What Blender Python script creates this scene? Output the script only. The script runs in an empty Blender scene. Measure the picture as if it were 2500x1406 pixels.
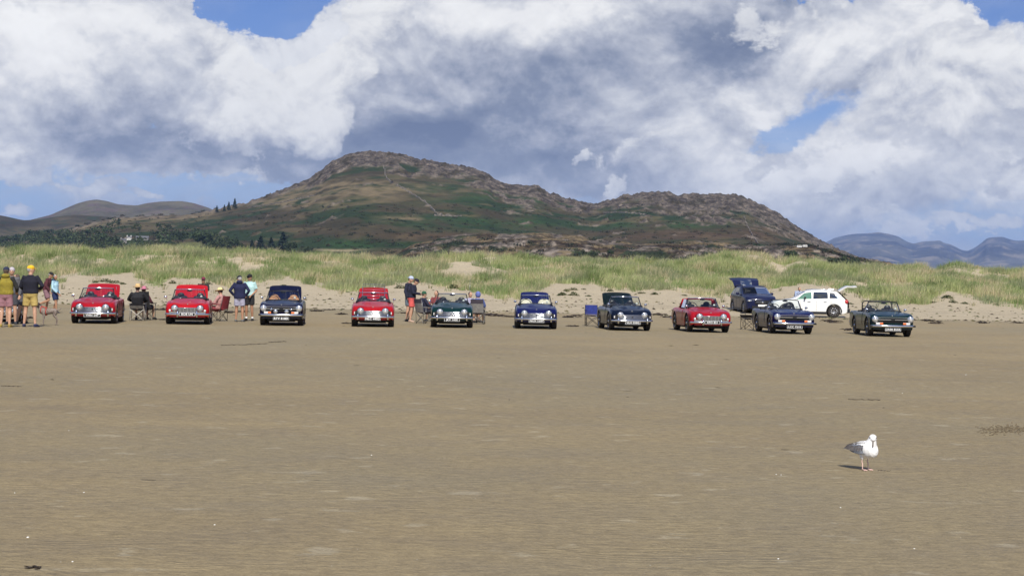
import bpy, bmesh, math, random
import numpy as np
from mathutils import Matrix, Vector, Euler
R = math.radians
sc = bpy.context.scene
COL = sc.collection
random.seed(7)
rng = np.random.default_rng(11)

# ---------------------------------------------------------------- camera
FPX = 3900.0
CAMH = 1.6
cam_d = bpy.data.cameras.new('camera'); cam = bpy.data.objects.new('camera', cam_d); COL.objects.link(cam)
cam_d.sensor_width = 36.0; cam_d.lens = FPX/2500*36.0
cam_d.clip_start = 0.1; cam_d.clip_end = 40000
CM = Matrix.Rotation(R(-1.03), 4, 'Y') @ Matrix.Rotation(R(90-0.19), 4, 'X')
cam.matrix_world = Matrix.Translation((0, 0, CAMH)) @ CM
sc.camera = cam
sc.render.resolution_x = 1024; sc.render.resolution_y = 575

def horizon(px): return 690+0.018*(px-1250)
def ray(px, py):
    d = CM.to_3x3() @ Vector(((px-1250)/FPX, -(py-703)/FPX, -1.0))
    return d/d.y
def at(px, py, Y):
    d = ray(px, py); return Vector((d.x*Y, Y, CAMH+d.z*Y))
def ground(px, py, z=0.0):
    d = ray(px, py); t = (z-CAMH)/d.z
    return Vector((d.x*t, t, z))

# ---------------------------------------------------------------- light
SUN_AZ, SUN_EL = R(174), R(45)          # azimuth from +Y towards +X: behind the camera, to the right
sdir = Vector((math.sin(SUN_AZ)*math.cos(SUN_EL), math.cos(SUN_AZ)*math.cos(SUN_EL), math.sin(SUN_EL)))
sun_d = bpy.data.lights.new('sun', 'SUN'); sun_d.energy = 5.0; sun_d.angle = R(0.53); sun_d.color = (1.0, 0.95, 0.86)
sun = bpy.data.objects.new('sun', sun_d); COL.objects.link(sun)
sun.rotation_euler = sdir.to_track_quat('Z', 'Y').to_euler()
sun.location = (0, 0, 60)
sc.view_settings.view_transform = 'Standard'; sc.view_settings.look = 'None'
sc.view_settings.exposure = 0.0; sc.view_settings.gamma = 1.0
try: sc.view_settings.use_curve_mapping = False
except Exception: pass
sc.cycles.max_bounces = 8; sc.cycles.volume_bounces = 0; sc.cycles.transparent_max_bounces = 12
sc.cycles.sample_clamp_indirect = 6.0
sc.cycles.volume_step_rate = 4

# ---------------------------------------------------------------- node maths helper
class NT:
    def __init__(s, tree): s.t = tree
    def node(s, typ, **kw):
        n = s.t.nodes.new(typ)
        for k, v in kw.items(): setattr(n, k, v)
        return n
    def val(s, sock, v):
        if isinstance(v, E): s.t.links.new(v.o, sock)
        elif hasattr(v, 'is_output'): s.t.links.new(v, sock)
        else: sock.default_value = v
    def m(s, op, a, b=None, c=None, clamp=False):
        n = s.node('ShaderNodeMath', operation=op); n.use_clamp = clamp
        s.val(n.inputs[0], a)
        if b is not None: s.val(n.inputs[1], b)
        if c is not None: s.val(n.inputs[2], c)
        return E(s, n.outputs[0])
    def smooth(s, x, lo, hi, a=0.0, b=1.0):
        n = s.node('ShaderNodeMapRange', interpolation_type='SMOOTHSTEP')
        for i, v in enumerate((x, lo, hi, a, b)): s.val(n.inputs[i], v)
        return E(s, n.outputs[0])
    def noise(s, vec, scale, detail=6, rough=0.55, dist=0.0, lac=2.0, col=False):
        n = s.node('ShaderNodeTexNoise'); n.noise_dimensions = '3D'
        s.val(n.inputs['Vector'], vec)
        s.val(n.inputs['Scale'], scale); s.val(n.inputs['Detail'], detail); s.val(n.inputs['Roughness'], rough)
        s.val(n.inputs['Lacunarity'], lac); s.val(n.inputs['Distortion'], dist)
        return n.outputs['Color'] if col else E(s, n.outputs[0])
    def mapping(s, vec, loc=(0, 0, 0), rot=(0, 0, 0), scale=(1, 1, 1)):
        n = s.node('ShaderNodeMapping'); s.val(n.inputs[0], vec)
        n.inputs[1].default_value = loc; n.inputs[2].default_value = rot; n.inputs[3].default_value = scale
        return n.outputs[0]
    def mix(s, f, a, b):
        n = s.node('ShaderNodeMix', data_type='RGBA'); s.val(n.inputs[0], f)
        for i, v in ((6, a), (7, b)):
            if isinstance(v, (tuple, list)): n.inputs[i].default_value = (*v[:3], 1.0)
            else: s.val(n.inputs[i], v)
        return n.outputs[2]
    def ramp(s, f, stops):
        n = s.node('ShaderNodeValToRGB'); s.val(n.inputs[0], f)
        el = n.color_ramp.elements
        while len(el) > len(stops): el.remove(el[-1])
        while len(el) < len(stops): el.new(0.5)
        for e, (p, c) in zip(el, stops): e.position = p; e.color = (*c[:3], 1)
        return n.outputs[0]
class E:
    def __init__(s, nt, o): s.n = nt; s.o = o
    def __add__(a, b): return a.n.m('ADD', a, b)
    __radd__ = __add__
    def __mul__(a, b): return a.n.m('MULTIPLY', a, b)
    __rmul__ = __mul__
    def __sub__(a, b): return a.n.m('SUBTRACT', a, b)
    def __rsub__(a, b): return a.n.m('SUBTRACT', b, a)
    def __truediv__(a, b): return a.n.m('DIVIDE', a, b)

# ---------------------------------------------------------------- world: Nishita sky with procedural cumulus
world = bpy.data.worlds.new('World'); sc.world = world; world.use_nodes = True
wt = world.node_tree; wt.nodes.clear(); W = NT(wt)
out = W.node('ShaderNodeOutputWorld'); bg = W.node('ShaderNodeBackground'); bg.inputs[1].default_value = 0.1
wt.links.new(bg.outputs[0], out.inputs[0])
sky = W.node('ShaderNodeTexSky', sky_type='NISHITA'); sky.sun_disc = False
sky.sun_elevation = SUN_EL; sky.sun_rotation = SUN_AZ; sky.air_density = 1.0; sky.dust_density = 0.6; sky.ozone_density = 1.3
tc = W.node('ShaderNodeTexCoord'); DIR = tc.outputs['Generated']
sep = W.node('ShaderNodeSeparateXYZ'); wt.links.new(DIR, sep.inputs[0])
dx, dy, dz = (E(W, sep.outputs[i]) for i in range(3))
# azimuth and elevation of the view direction, in hundredths of the photo's pixel pitch
az = W.m('ARCTAN2', dx, dy) * 39.0 + 12.5
el = W.m('ARCSINE', dz) * 39.0
# slow domain warp so that no cloud keeps a round outline
dm = W.mapping(DIR, scale=(1, 1, 1.35))
wn = W.noise(dm, 16, 3, 0.5, col=True)
ws = W.node('ShaderNodeSeparateXYZ'); wt.links.new(wn, ws.inputs[0])
wn2 = W.noise(dm, 60, 5, 0.6, col=True)
ws2 = W.node('ShaderNodeSeparateXYZ'); wt.links.new(wn2, ws2.inputs[0])
U = az + (E(W, ws.outputs[0])-0.5)*1.6 + (E(W, ws2.outputs[0])-0.5)*1.1
V = el + (E(W, ws.outputs[1])-0.5)*1.2 + (E(W, ws2.outputs[1])-0.5)*0.9
def blobs(lst):
    tot = None
    for (px, py, rx, ry, rot, amp) in lst:
        cu, cv = px/100, (horizon(px)-py)/100
        c, s_ = math.cos(R(rot)), math.sin(R(rot))
        du, dv = U-cu, V-cv
        a = (du*(c/(rx/100)) + dv*(s_/(rx/100)))
        b = (dv*(c/(ry/100)) - du*(s_/(ry/100)))
        e = W.m('EXPONENT', (a*a + b*b)*-1.0) * amp
        tot = e if tot is None else tot+e
    return tot
#@SKY
UP = (0, 0, 0.013)
n_big = W.noise(dm, 11, 8, 0.54, 0.3)
n_mid = W.noise(dm, 42, 8, 0.6, 0.2)
n_fin = W.noise(dm, 150, 6, 0.62)
dm_u = W.mapping(DIR, loc=(0, 0, 0.016), scale=(1, 1, 1.35)); dm_u2 = W.mapping(DIR, loc=(0, 0, 0.006), scale=(1, 1, 1.35))
relief = (n_big - W.noise(dm_u, 11, 8, 0.54, 0.3))*1.7 + (n_mid - W.noise(dm_u2, 42, 8, 0.6, 0.2))*0.45   # sunlit upper sides of the billows
edge = (n_big-0.5)*0.55 + (n_mid-0.5)*1.1 + (n_fin-0.5)*0.42
gaps = blobs([(655, 40, 125, 95, -20, 2.0), (700, 115, 55, 50, 0, 1.3), (505, 20, 40, 45, 0, 0.8), (2430, 10, 150, 75, -25, 1.6), (1990, -15, 190, 32, 0, 0.9),
    (1985, 282, 140, 46, 28, 0.66), (1860, 348, 95, 28, 20, 0.56), (370, 325, 70, 20, 35, 0.42), (62, 5, 28, 30, 0, 0.9),
    (250, 475, 330, 40, 0, 0.58), (560, 450, 220, 24, 0, 0.50), (20, 505, 160, 60, 0, 0.66), (1400, 490, 160, 18, 5, 0.45), (640, 485, 130, 34, 0, 0.5)])
base = W.smooth(n_big, 0.48, 0.64, 0.10, 0.85)
inner = blobs([(1250, 250, 1500, 420, 0, 1.0)])
base = W.m('MAXIMUM', base, W.m('MINIMUM', inner*1.6, 0.95))
cov_f = base - gaps + edge*0.66
soft = W.smooth(el, 1.0, 3.0, 0.34, 0.0) + blobs([(1950, 300, 190, 90, 25, 0.30)])          # low cloud is seen edge-on through more air: softer rims
cover = W.smooth(cov_f, 0.36-0.3*soft, 0.58+soft)
bri = blobs([(1080, 340, 290, 120, -8, -0.42), (250, 340, 190, 100, 0, -0.24), (1780, 130, 110, 80, 20, -0.50), (2250, 170, 120, 60, 20, -0.24),
    (1430, 150, 230, 80, 10, -0.20), (1400, 420, 300, 70, 0, -0.14), (1150, 40, 350, 60, 0, 0.34), (1480, 20, 260, 45, 0, 0.30), (640, 385, 260, 45, 0, -0.22),
    (60, 110, 190, 190, 0, 0.42), (350, 80, 190, 100, 0, 0.34), (1980, 110, 190, 60, 25, 0.36), (2330, 130, 190, 70, -10, 0.38),
    (2250, 330, 320, 120, 15, 0.36), (1900, 430, 240, 70, 15, 0.28), (2450, 470, 130, 60, 0, 0.34), (60, 420, 130, 45, 0, 0.26),
    (1720, 330, 220, 60, 15, 0.20), (2150, 520, 420, 60, 0, 0.10), (200, 180, 150, 120, 0, 0.12), (1500, 280, 200, 60, 20, 0.08)])
brf = bri + 0.61 + relief + (n_big-0.5)*0.55 + (n_mid-0.5)*0.24 + (n_fin-0.5)*0.08
deck = W.ramp(brf*0.8, [(0.0, (.17, .21, .315)), (0.25, (.265, .305, .405)), (0.42, (.43, .46, .545)), (0.6, (.65, .67, .72)), (0.8, (.91, .91, .91)), (1.0, (1.0, 1.0, .99))])
cmv = W.mapping(DIR, loc=(3, 1, 2), scale=(1, 1, 1.2)); cmv_u = W.mapping(DIR, loc=(3, 1, 2.008), scale=(1, 1, 1.2))
n_c = W.noise(cmv, 24, 9, 0.58, 0.35)
n_c2 = W.noise(W.mapping(DIR, loc=(1, 5, 2)), 90, 7, 0.6, 0.1)
rel2 = (n_c - W.noise(cmv_u, 24, 9, 0.58, 0.35))*1.1
cum = blobs([(740, 150, 150, 100, 35, 1.05), (620, 240, 170, 120, 25, 0.9), (800, 290, 110, 90, -30, 0.85), (520, 330, 170, 60, 10, 0.5), (860, 60, 120, 90, 0, 0.7), (985, 40, 130, 60, 0, 0.5),
    (2380, 130, 150, 90, 10, 0.95), (2200, 250, 150, 110, 35, 0.85), (2440, 300, 170, 120, 0, 0.7), (70, 412, 110, 40, 0, 1.25), (262, 480, 52, 30, 0, 1.3), (95, 510, 56, 28, 0, 1.15), (355, 500, 50, 18, 0, 1.0), (500, 440, 200, 20, 5, 0.55), (200, 445, 120, 14, 0, 0.5),
    (2460, 455, 95, 55, 20, 1.1), (2160, 545, 260, 26, 0, 0.62), (2420, 560, 160, 22, 0, 0.6), (2020, 500, 120, 30, 10, 0.5), (1400, 390, 44, 28, 30, 0.75), (1500, 455, 55, 22, 30, 0.7), (1830, 360, 40, 30, 0, 0.65), (130, 60, 150, 110, 0, 0.6), (1860, 420, 190, 50, 25, 0.68), (2050, 470, 120, 30, 20, 0.5),
    (560, 130, 110, 70, 0, 0.75), (1900, 60, 200, 55, 15, 0.7), (1600, 350, 150, 35, 20, 0.5), (2120, 180, 70, 60, 0, 0.5), (668, 60, 95, 90, -20, -1.7), (520, 10, 50, 50, 0, -0.8), (2440, 0, 120, 60, -20, -1.4)])
cm_f = cum + (n_c-0.5)*1.7 + (n_c2-0.5)*0.40
cmask = W.smooth(cm_f, 0.47, 0.68)
cb = 0.60 + rel2 + (n_c-0.5)*0.95 + (n_c2-0.5)*0.26 + W.smooth(cm_f, 0.5, 1.3, -0.08, 0.26) + blobs([(2330, 400, 400, 130, 0, -0.16), (1750, 400, 300, 80, 0, -0.12), (620, 380, 260, 50, 0, -0.35), (120, 320, 200, 120, 0, -0.2), (600, 175, 90, 90, 40, 0.1), (350, 500, 300, 50, 0, -0.12)])
ccol = W.ramp(cb*0.8, [(0.0, (.33, .365, .465)), (0.3, (.53, .555, .625)), (0.5, (.74, .75, .775)), (0.72, (.92, .92, .91)), (1.0, (1.0, 1.0, .985))])
cl = W.mix(cmask*0.88, deck, ccol)
hz_f = W.smooth(el, 0.2, 4.0, 0.48, 0.0)
cl = W.mix(hz_f, cl, (.60, .65, .735))              # air light in front of the low cloud
# clear sky, deepened towards the zenith
blue = W.node('ShaderNodeVectorMath', operation='MULTIPLY'); wt.links.new(sky.outputs[0], blue.inputs[0]); blue.inputs[1].default_value = (0.36, 0.50, 0.90)
lowb = W.smooth(el, 0.0, 6.5, 0.78, 0.10)
skyc = W.mix(lowb, blue.outputs[0], (4.9, 6.2, 8.2))
cls = W.node('ShaderNodeVectorMath', operation='SCALE'); wt.links.new(cl, cls.inputs[0]); cls.inputs['Scale'].default_value = 9.9
veil = W.smooth(W.noise(W.mapping(DIR, scale=(1, 1, 3.5)), 14, 7, 0.6, 0.4), 0.36, 0.66, 0.0, 0.75)*W.smooth(el, 2.0, 4.2, 1.0, 0.12)*W.smooth(dy, -0.1, 0.7, 0.35, 1.0)   # thin streaky cloud low down
allc = W.m('MAXIMUM', W.m('MAXIMUM', cover, veil), W.smooth(cm_f, 0.44, 0.76, 0.0, 0.92))
fin = W.mix(allc, skyc, cls.outputs[0])
wt.links.new(fin, bg.inputs[0])
#@ENDSKY
world.cycles.sampling_method = 'MANUAL'; world.cycles.sample_map_resolution = 512

# ---------------------------------------------------------------- numpy noise
_perm = np.random.default_rng(3).permutation(512).astype(np.int64); _perm = np.concatenate([_perm, _perm])
_grad = np.random.default_rng(4).random(1024)*2*np.pi
_gx, _gy = np.cos(_grad), np.sin(_grad)
def pnoise(x, y, seed=0):
    x = np.asarray(x, float)+seed*17.3; y = np.asarray(y, float)+seed*9.7
    xi = np.floor(x).astype(np.int64); yi = np.floor(y).astype(np.int64); xf = x-xi; yf = y-yi
    u = xf*xf*xf*(xf*(xf*6-15)+10); v = yf*yf*yf*(yf*(yf*6-15)+10)
    def g(ix, iy, fx, fy):
        h = _perm[(_perm[ix & 511]+iy) & 511]; return _gx[h]*fx+_gy[h]*fy
    a = g(xi, yi, xf, yf); b = g(xi+1, yi, xf-1, yf); c = g(xi, yi+1, xf, yf-1); d = g(xi+1, yi+1, xf-1, yf-1)
    return (a+u*(b-a)+v*((c+u*(d-c))-(a+u*(b-a))))*1.5
def fbm(x, y, oct=5, seed=0, gain=0.5, lac=2.03):
    s = 0; a = 1; t = 0
    for i in range(oct):
        s = s+a*pnoise(x, y, seed+i*3.1); t += a; a *= gain; x = np.asarray(x)*lac; y = np.asarray(y)*lac
    return s/t
def ridged(x, y, oct=5, seed=0, gain=0.55):
    s = 0; a = 1; t = 0
    for i in range(oct):
        s = s+a*(1-2*np.abs(pnoise(x, y, seed+i*2.7))); t += a; a *= gain; x = np.asarray(x)*2.1; y = np.asarray(y)*2.1
    return s/t
def sstep(x, a, b):
    t = np.clip((np.asarray(x, float)-a)/(b-a), 0, 1); return t*t*(3-2*t)

# ---------------------------------------------------------------- tagging and mesh building
def tag(o, label=None, cat=None, group=None, kind=None):
    if label: o['label'] = label
    if cat: o['category'] = cat
    if group: o['group'] = group
    if kind: o['kind'] = kind
    return o
def empty(name, loc=(0, 0, 0), rz=0.0, parent=None):
    o = bpy.data.objects.new(name, None); COL.objects.link(o); o.location = loc; o.rotation_euler = (0, 0, rz)
    o.empty_display_size = 0.2
    if parent: o.parent = parent
    return o
def link(name, me, mat=None, parent=None, loc=None, rot=None):
    o = bpy.data.objects.new(name, me); COL.objects.link(o)
    if mat is not None:
        if not me.materials: me.materials.append(mat)
        elif me.materials[0] != mat:
            o.material_slots[0].link = 'OBJECT'; o.material_slots[0].material = mat
    if parent: o.parent = parent
    if loc is not None: o.location = loc
    if rot is not None: o.rotation_euler = rot
    return o
class MB:
    def __init__(s): s.v = []; s.f = []; s.sm = []
    def add(s, vs, fs, smooth=False):
        n = len(s.v); s.v.extend([tuple(p) for p in vs]); s.f.extend([tuple(i+n for i in f) for f in fs]); s.sm.extend([smooth]*len(fs)); return s
    def box(s, c, size, rot=None, taper=1.0, bev=0.0):
        x, y, z = (k/2 for k in size); vs = []
        for k, (a, b, d) in enumerate([(-1,-1,-1),(1,-1,-1),(1,1,-1),(-1,1,-1),(-1,-1,1),(1,-1,1),(1,1,1),(-1,1,1)]):
            t = taper if d > 0 else 1.0
            p = Vector((a*x*t, b*y*t, d*z))
            if rot is not None: p = rot @ p
            vs.append(p+Vector(c))
        return s.add(vs, [(0,3,2,1),(4,5,6,7),(0,1,5,4),(1,2,6,5),(2,3,7,6),(3,0,4,7)])
    def tube(s, pts, r, seg=8, caps=True, flat=1.0):
        pts = [Vector(p) for p in pts]; n = len(pts)
        rr = r if isinstance(r, (list, tuple)) else [r]*n
        vs = []; fs = []; up = None
        for i, p in enumerate(pts):
            d = (pts[min(i+1, n-1)]-pts[max(i-1, 0)]).normalized()
            if up is None or abs(d.dot(up)) > 0.98: up = Vector((0, 0, 1)) if abs(d.z) < 0.9 else Vector((0, 1, 0))
            a = d.cross(up).normalized(); b = a.cross(d).normalized(); up = b
            for k in range(seg):
                t = 2*math.pi*k/seg; vs.append(p+a*math.cos(t)*rr[i]+b*math.sin(t)*rr[i]*flat)
        for i in range(n-1):
            for k in range(seg):
                k2 = (k+1) % seg; fs.append((i*seg+k, i*seg+k2, (i+1)*seg+k2, (i+1)*seg+k))
        if caps: fs.append(tuple(range(seg))[::-1]); fs.append(tuple((n-1)*seg+k for k in range(seg)))
        return s.add(vs, fs, True)
    def lathe(s, prof, c=(0, 0, 0), axis='X', seg=20, sx=1.0):
        # prof = [(offset along axis, radius)]
        vs = []; fs = []
        for (h, r) in prof:
            for k in range(seg):
                t = 2*math.pi*k/seg; p, q = math.cos(t)*r*sx, math.sin(t)*r
                v = {'X': (h, p, q), 'Y': (p, h, q), 'Z': (p, q, h)}[axis]
                vs.append(Vector(v)+Vector(c))
        for i in range(len(prof)-1):
            for k in range(seg):
                k2 = (k+1) % seg; fs.append((i*seg+k, i*seg+k2, (i+1)*seg+k2, (i+1)*seg+k))
        fs.append(tuple(range(seg))[::-1]); fs.append(tuple((len(prof)-1)*seg+k for k in range(seg)))
        return s.add(vs, fs, True)
    def ball(s, c, r, seg=12, rings=8, rot=None):
        r = r if isinstance(r, (tuple, list)) else (r, r, r); vs = []; fs = []
        for i in range(1, rings):
            ph = math.pi*i/rings
            for k in range(seg):
                t = 2*math.pi*k/seg; p = Vector((math.sin(ph)*math.cos(t)*r[0], math.sin(ph)*math.sin(t)*r[1], math.cos(ph)*r[2]))
                if rot is not None: p = rot @ p
                vs.append(p+Vector(c))
        for e in (1, -1):
            p = Vector((0, 0, e*r[2]));
            if rot is not None: p = rot @ p
            vs.append(p+Vector(c))
        T = len(vs)-2; B = len(vs)-1
        for k in range(seg):
            k2 = (k+1) % seg; fs.append((T, k, k2)); m = (rings-2)*seg; fs.append((B, m+k2, m+k))
            for i in range(rings-2): fs.append((i*seg+k, (i+1)*seg+k, (i+1)*seg+k2, i*seg+k2))
        return s.add(vs, fs, True)
    def grid(s, P, smooth=True, closed=False):
        # P[i][j] points
        n, m = len(P), len(P[0]); vs = [p for row in P for p in row]
        fs = [(i*m+j, i*m+(j+1) % m, (i+1)*m+(j+1) % m, (i+1)*m+j) for i in range(n-1) for j in range(m if closed else m-1)]
        return s.add(vs, fs, smooth)
    def mesh(s, name):
        me = bpy.data.meshes.new(name); me.from_pydata(s.v, [], s.f)
        me.polygons.foreach_set('use_smooth', s.sm); me.update(); return me
    def build(s, name, mat, parent=None, loc=None, rot=None): return link(name, s.mesh(name), mat, parent, loc, rot)
def np_mesh(name, verts, faces, smooth=True, attrs=None):
    me = bpy.data.meshes.new(name); nf, k = faces.shape
    me.vertices.add(len(verts)); me.vertices.foreach_set('co', np.ascontiguousarray(verts, np.float32).ravel())
    me.loops.add(nf*k); me.loops.foreach_set('vertex_index', np.ascontiguousarray(faces, np.int32).ravel())
    me.polygons.add(nf); me.polygons.foreach_set('loop_start', np.arange(0, nf*k, k, dtype=np.int32))
    if smooth: me.polygons.foreach_set('use_smooth', np.ones(nf, bool))
    me.update(calc_edges=True)
    for an, av in (attrs or {}).items():
        a = me.attributes.new(an, 'FLOAT' if av.ndim == 1 else 'FLOAT_COLOR', 'POINT')
        if av.ndim == 1: a.data.foreach_set('value', av.astype(np.float32))
        else: a.data.foreach_set('color', np.concatenate([av, np.ones((len(av), 1))], 1).astype(np.float32).ravel())
    return me
def grid_faces(ny, nx):
    i = np.arange(ny-1)[:, None]*nx+np.arange(nx-1)[None, :]
    return np.stack([i, i+1, i+nx+1, i+nx], -1).reshape(-1, 4)

# ---------------------------------------------------------------- simple materials
def mat(name, col, rough=0.6, metal=0.0, coat=0.0, noise=0.0, nscale=8.0, bump=0.0, bscale=60.0, spec=0.5, trans=0.0):
    m = bpy.data.materials.new(name); m.use_nodes = True; t = NT(m.node_tree); b = m.node_tree.nodes['Principled BSDF']
    b.inputs['Base Color'].default_value = (*col, 1); b.inputs['Roughness'].default_value = rough; b.inputs['Metallic'].default_value = metal
    b.inputs['Coat Weight'].default_value = coat; b.inputs['Coat Roughness'].default_value = 0.04; b.inputs['Specular IOR Level'].default_value = spec
    b.inputs['Transmission Weight'].default_value = trans
    tcn = t.node('ShaderNodeTexCoord').outputs['Object']
    if noise:
        f = t.noise(tcn, nscale, 5, 0.6)
        t.val(b.inputs['Base Color'], t.mix(t.smooth(f, 0.3, 0.7), tuple(c*(1-noise) for c in col), tuple(min(1, c*(1+noise)) for c in col)))
    if bump:
        bn = t.node('ShaderNodeBump'); bn.inputs['Strength'].default_value = bump; bn.inputs['Distance'].default_value = 0.02
        t.val(bn.inputs['Height'], t.noise(tcn, bscale, 5, 0.6)); m.node_tree.links.new(bn.outputs[0], b.inputs['Normal'])
    return m
def paint(name, col, dust=(0.30, 0.25, 0.18)):
    """Car enamel: clear coat over colour, with beach dust gathering low on the panels and orange peel."""
    m = bpy.data.materials.new(name); m.use_nodes = True; t = NT(m.node_tree); b = m.node_tree.nodes['Principled BSDF']
    tcn = t.node('ShaderNodeTexCoord').outputs['Object']
    wp = t.node('ShaderNodeNewGeometry').outputs['Position']
    sp = t.node('ShaderNodeSeparateXYZ'); m.node_tree.links.new(wp, sp.inputs[0]); z = E(t, sp.outputs[2])
    n = t.noise(tcn, 7, 6, 0.65)
    d = t.smooth(z + (n-0.5)*0.25, 0.12, 0.34, 0.28, 0.0)
    t.val(b.inputs['Base Color'], t.mix(d, col, dust)); t.val(b.inputs['Roughness'], t.smooth(d, 0.0, 0.5, 0.30, 0.7))
    b.inputs['Coat Weight'].default_value = 0.38; t.val(b.inputs['Coat Roughness'], t.smooth(t.noise(tcn, 3, 4), 0.3, 0.7, 0.03, 0.10))
    b.inputs['Specular IOR Level'].default_value = 0.12
    return m
def glass_mat(name, tint=(0.82, 0.87, 0.85), refl=0.16):
    m = bpy.data.materials.new(name); m.use_nodes = True; nt = m.node_tree; nt.nodes.clear(); t = NT(nt)
    o = t.node('ShaderNodeOutputMaterial'); mx = t.node('ShaderNodeMixShader'); tr = t.node('ShaderNodeBsdfTransparent'); gl = t.node('ShaderNodeBsdfGlossy')
    tr.inputs[0].default_value = (*tint, 1); gl.inputs[0].default_value = (1, 1, 1, 1); gl.inputs['Roughness'].default_value = 0.02
    fr = t.node('ShaderNodeFresnel'); fr.inputs[0].default_value = 1.5
    t.val(mx.inputs[0], t.m('MAXIMUM', E(t, fr.outputs[0]), refl*0.4)); nt.links.new(tr.outputs[0], mx.inputs[1]); nt.links.new(gl.outputs[0], mx.inputs[2]); nt.links.new(mx.outputs[0], o.inputs[0])
    return m
M = dict(
    chrome=mat('chrome', (0.72, 0.73, 0.75), 0.10, 1.0), steel=mat('brushed steel', (0.42, 0.42, 0.42), 0.3, 1.0), silver=mat('silver wheel', (0.50, 0.51, 0.53), 0.3, 0.9),
    tyre=mat('tyre rubber', (0.028, 0.024, 0.021), 0.85, noise=0.5, nscale=14), black=mat('black trim', (0.012, 0.012, 0.013), 0.45), under=mat('underbody', (0.012, 0.011, 0.010), 0.9),
    blackf=mat('black cloth', (0.018, 0.018, 0.021), 0.9, noise=0.3), leather=mat('black leather', (0.02, 0.02, 0.024), 0.4), tan=mat('tan leather', (0.42, 0.20, 0.09), 0.5, noise=0.1), cream=mat('cream leather', (0.62, 0.57, 0.43), 0.5),
    glass=glass_mat('windscreen glass'), dglass=glass_mat('dark glass', (0.10, 0.12, 0.14), 0.35), gglass=glass_mat('green tinted glass', (0.35, 0.52, 0.42), 0.35),
    lens=mat('headlamp lens', (0.55, 0.57, 0.58), 0.10, 0.6, 1.0), amber=mat('amber lens', (0.75, 0.16, 0.02), 0.25, 0, 1.0), redl=mat('red lens', (0.45, 0.02, 0.02), 0.25, 0, 1.0), clear=mat('clear lens', (0.72, 0.70, 0.68), 0.2, 0, 1.0),
    white=mat('white enamel', (0.80, 0.80, 0.78), 0.4), platew=mat('plate white', (0.78, 0.78, 0.76), 0.5), plateb=mat('plate black', (0.01, 0.01, 0.01), 0.4),
    cover=mat('white car paint', (0.82, 0.82, 0.79), 0.35, 0, 1.0), cloth=mat('dashboard vinyl', (0.03, 0.028, 0.027), 0.7), wood=mat('walnut dashboard', (0.16, 0.08, 0.035), 0.4),
)

# ---------------------------------------------------------------- ground sheet: wet sand, dry sand and dunes
CREST = [(-600,612),(-100,606),(0,603),(100,606),(200,607),(300,612),(400,603),(500,612),(600,612),(700,618),(800,620),(900,628),(1000,631),(1100,625),(1200,621),(1250,627),(1350,630),(1450,632),(1550,640),(1650,637),(1720,628),(1765,611),(1850,617),(1905,634),(1950,628),(2000,640),(2100,655),(2180,650),(2250,647),(2280,658),(2330,641),(2370,650),(2450,658),(2500,660),(3000,665)]
TOE = [(-600,690),(0,688),(90,690),(150,668),(260,663),(330,664),(390,680),(420,668),(500,670),(560,688),(640,672),(700,668),(800,690),(900,696),(970,680),(1050,682),(1120,692),(1200,702),(1290,706),(1340,684),(1450,684),(1520,697),(1640,690),(1680,702),(1750,707),(1860,706),(1910,690),(1990,684),(2060,700),(2140,716),(2260,722),(2310,700),(2360,712),(2440,726),(2500,728),(3000,730)]
cx = np.array([(p-1250)/FPX*150 for p, _ in CREST]); cz = np.array([(horizon(p)-q)/FPX*150+CAMH-0.50 for p, q in CREST])
tx = np.array([(p-1250)/FPX*116 for p, _ in TOE]); tzv = np.array([(horizon(p)-q-7) for p, q in TOE])
def toe_y(x): # world distance at which the marram grass begins
    v = np.interp(np.asarray(x)*1.0, tx, tzv); return 116+v*0.55+3.0*pnoise(np.asarray(x)*0.26, 3.3, 2)+2.0*pnoise(np.asarray(x)*0.7, 7.3, 5)
def ground_z(x, y):
    x = np.asarray(x, float); y = np.asarray(y, float)
    xs = x/np.maximum(y, 60)
    Zc = np.interp(xs*150, cx, cz); tv = np.interp(xs*116, tx, tzv); Zt = CAMH-0.12+tv/FPX*116*0.55
    lo = Zt*np.clip((y-89)/27, 0, 1)**1.25
    bl = sstep(y, 114, 150)
    up = Zc+(1-sstep(y, 128, 152))*fbm(x*0.11, y*0.10, 3, 4)*1.5+fbm(x*0.3, y*0.3, 3, 6)*0.45+fbm(x*0.13, y*0.2, 3, 16)*0.55
    z = lo*(1-bl)+up*bl
    z = z+fbm(x*0.25, y*0.25, 4, 9)*0.05*sstep(y, 89, 98)*(1-bl)
    back = sstep(y, 154, 200); z = z*(1-back)+back*(np.maximum(Zc-1.6, 0.5)+fbm(x*0.05, y*0.05, 3, 8)*0.8)
    far = sstep(y, 230, 500); z = z*(1-far)
    return np.where(y < 89, 0.0, z)
_c = ground_z(np.linspace(-60, 60, 5), np.full(5, 100.0))
gx = np.concatenate([[-8400, -5000, -2500, -1200, -600, -350, -220, -150, -110], np.linspace(-84, 84, 337), [110, 150, 220, 350, 600, 1200, 2500, 5000, 8400]])
gy = np.concatenate([[-90, -40, 0, 20, 40, 60, 75], np.linspace(82, 178, 200), [185, 195, 210, 230, 260, 300, 360, 430, 500, 800, 1500, 3000, 6000, 12900, 22900]])
GX, GY = np.meshgrid(gx, gy); GZ = ground_z(GX, GY)
gm = np_mesh('sand', np.stack([GX, GY, GZ], -1).reshape(-1, 3), grid_faces(len(gy), len(gx)))
ms = bpy.data.materials.new('beach sand'); ms.use_nodes = True; nt = ms.node_tree; T = NT(nt); b = nt.nodes['Principled BSDF']
geo = T.node('ShaderNodeNewGeometry').outputs['Position']
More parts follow.
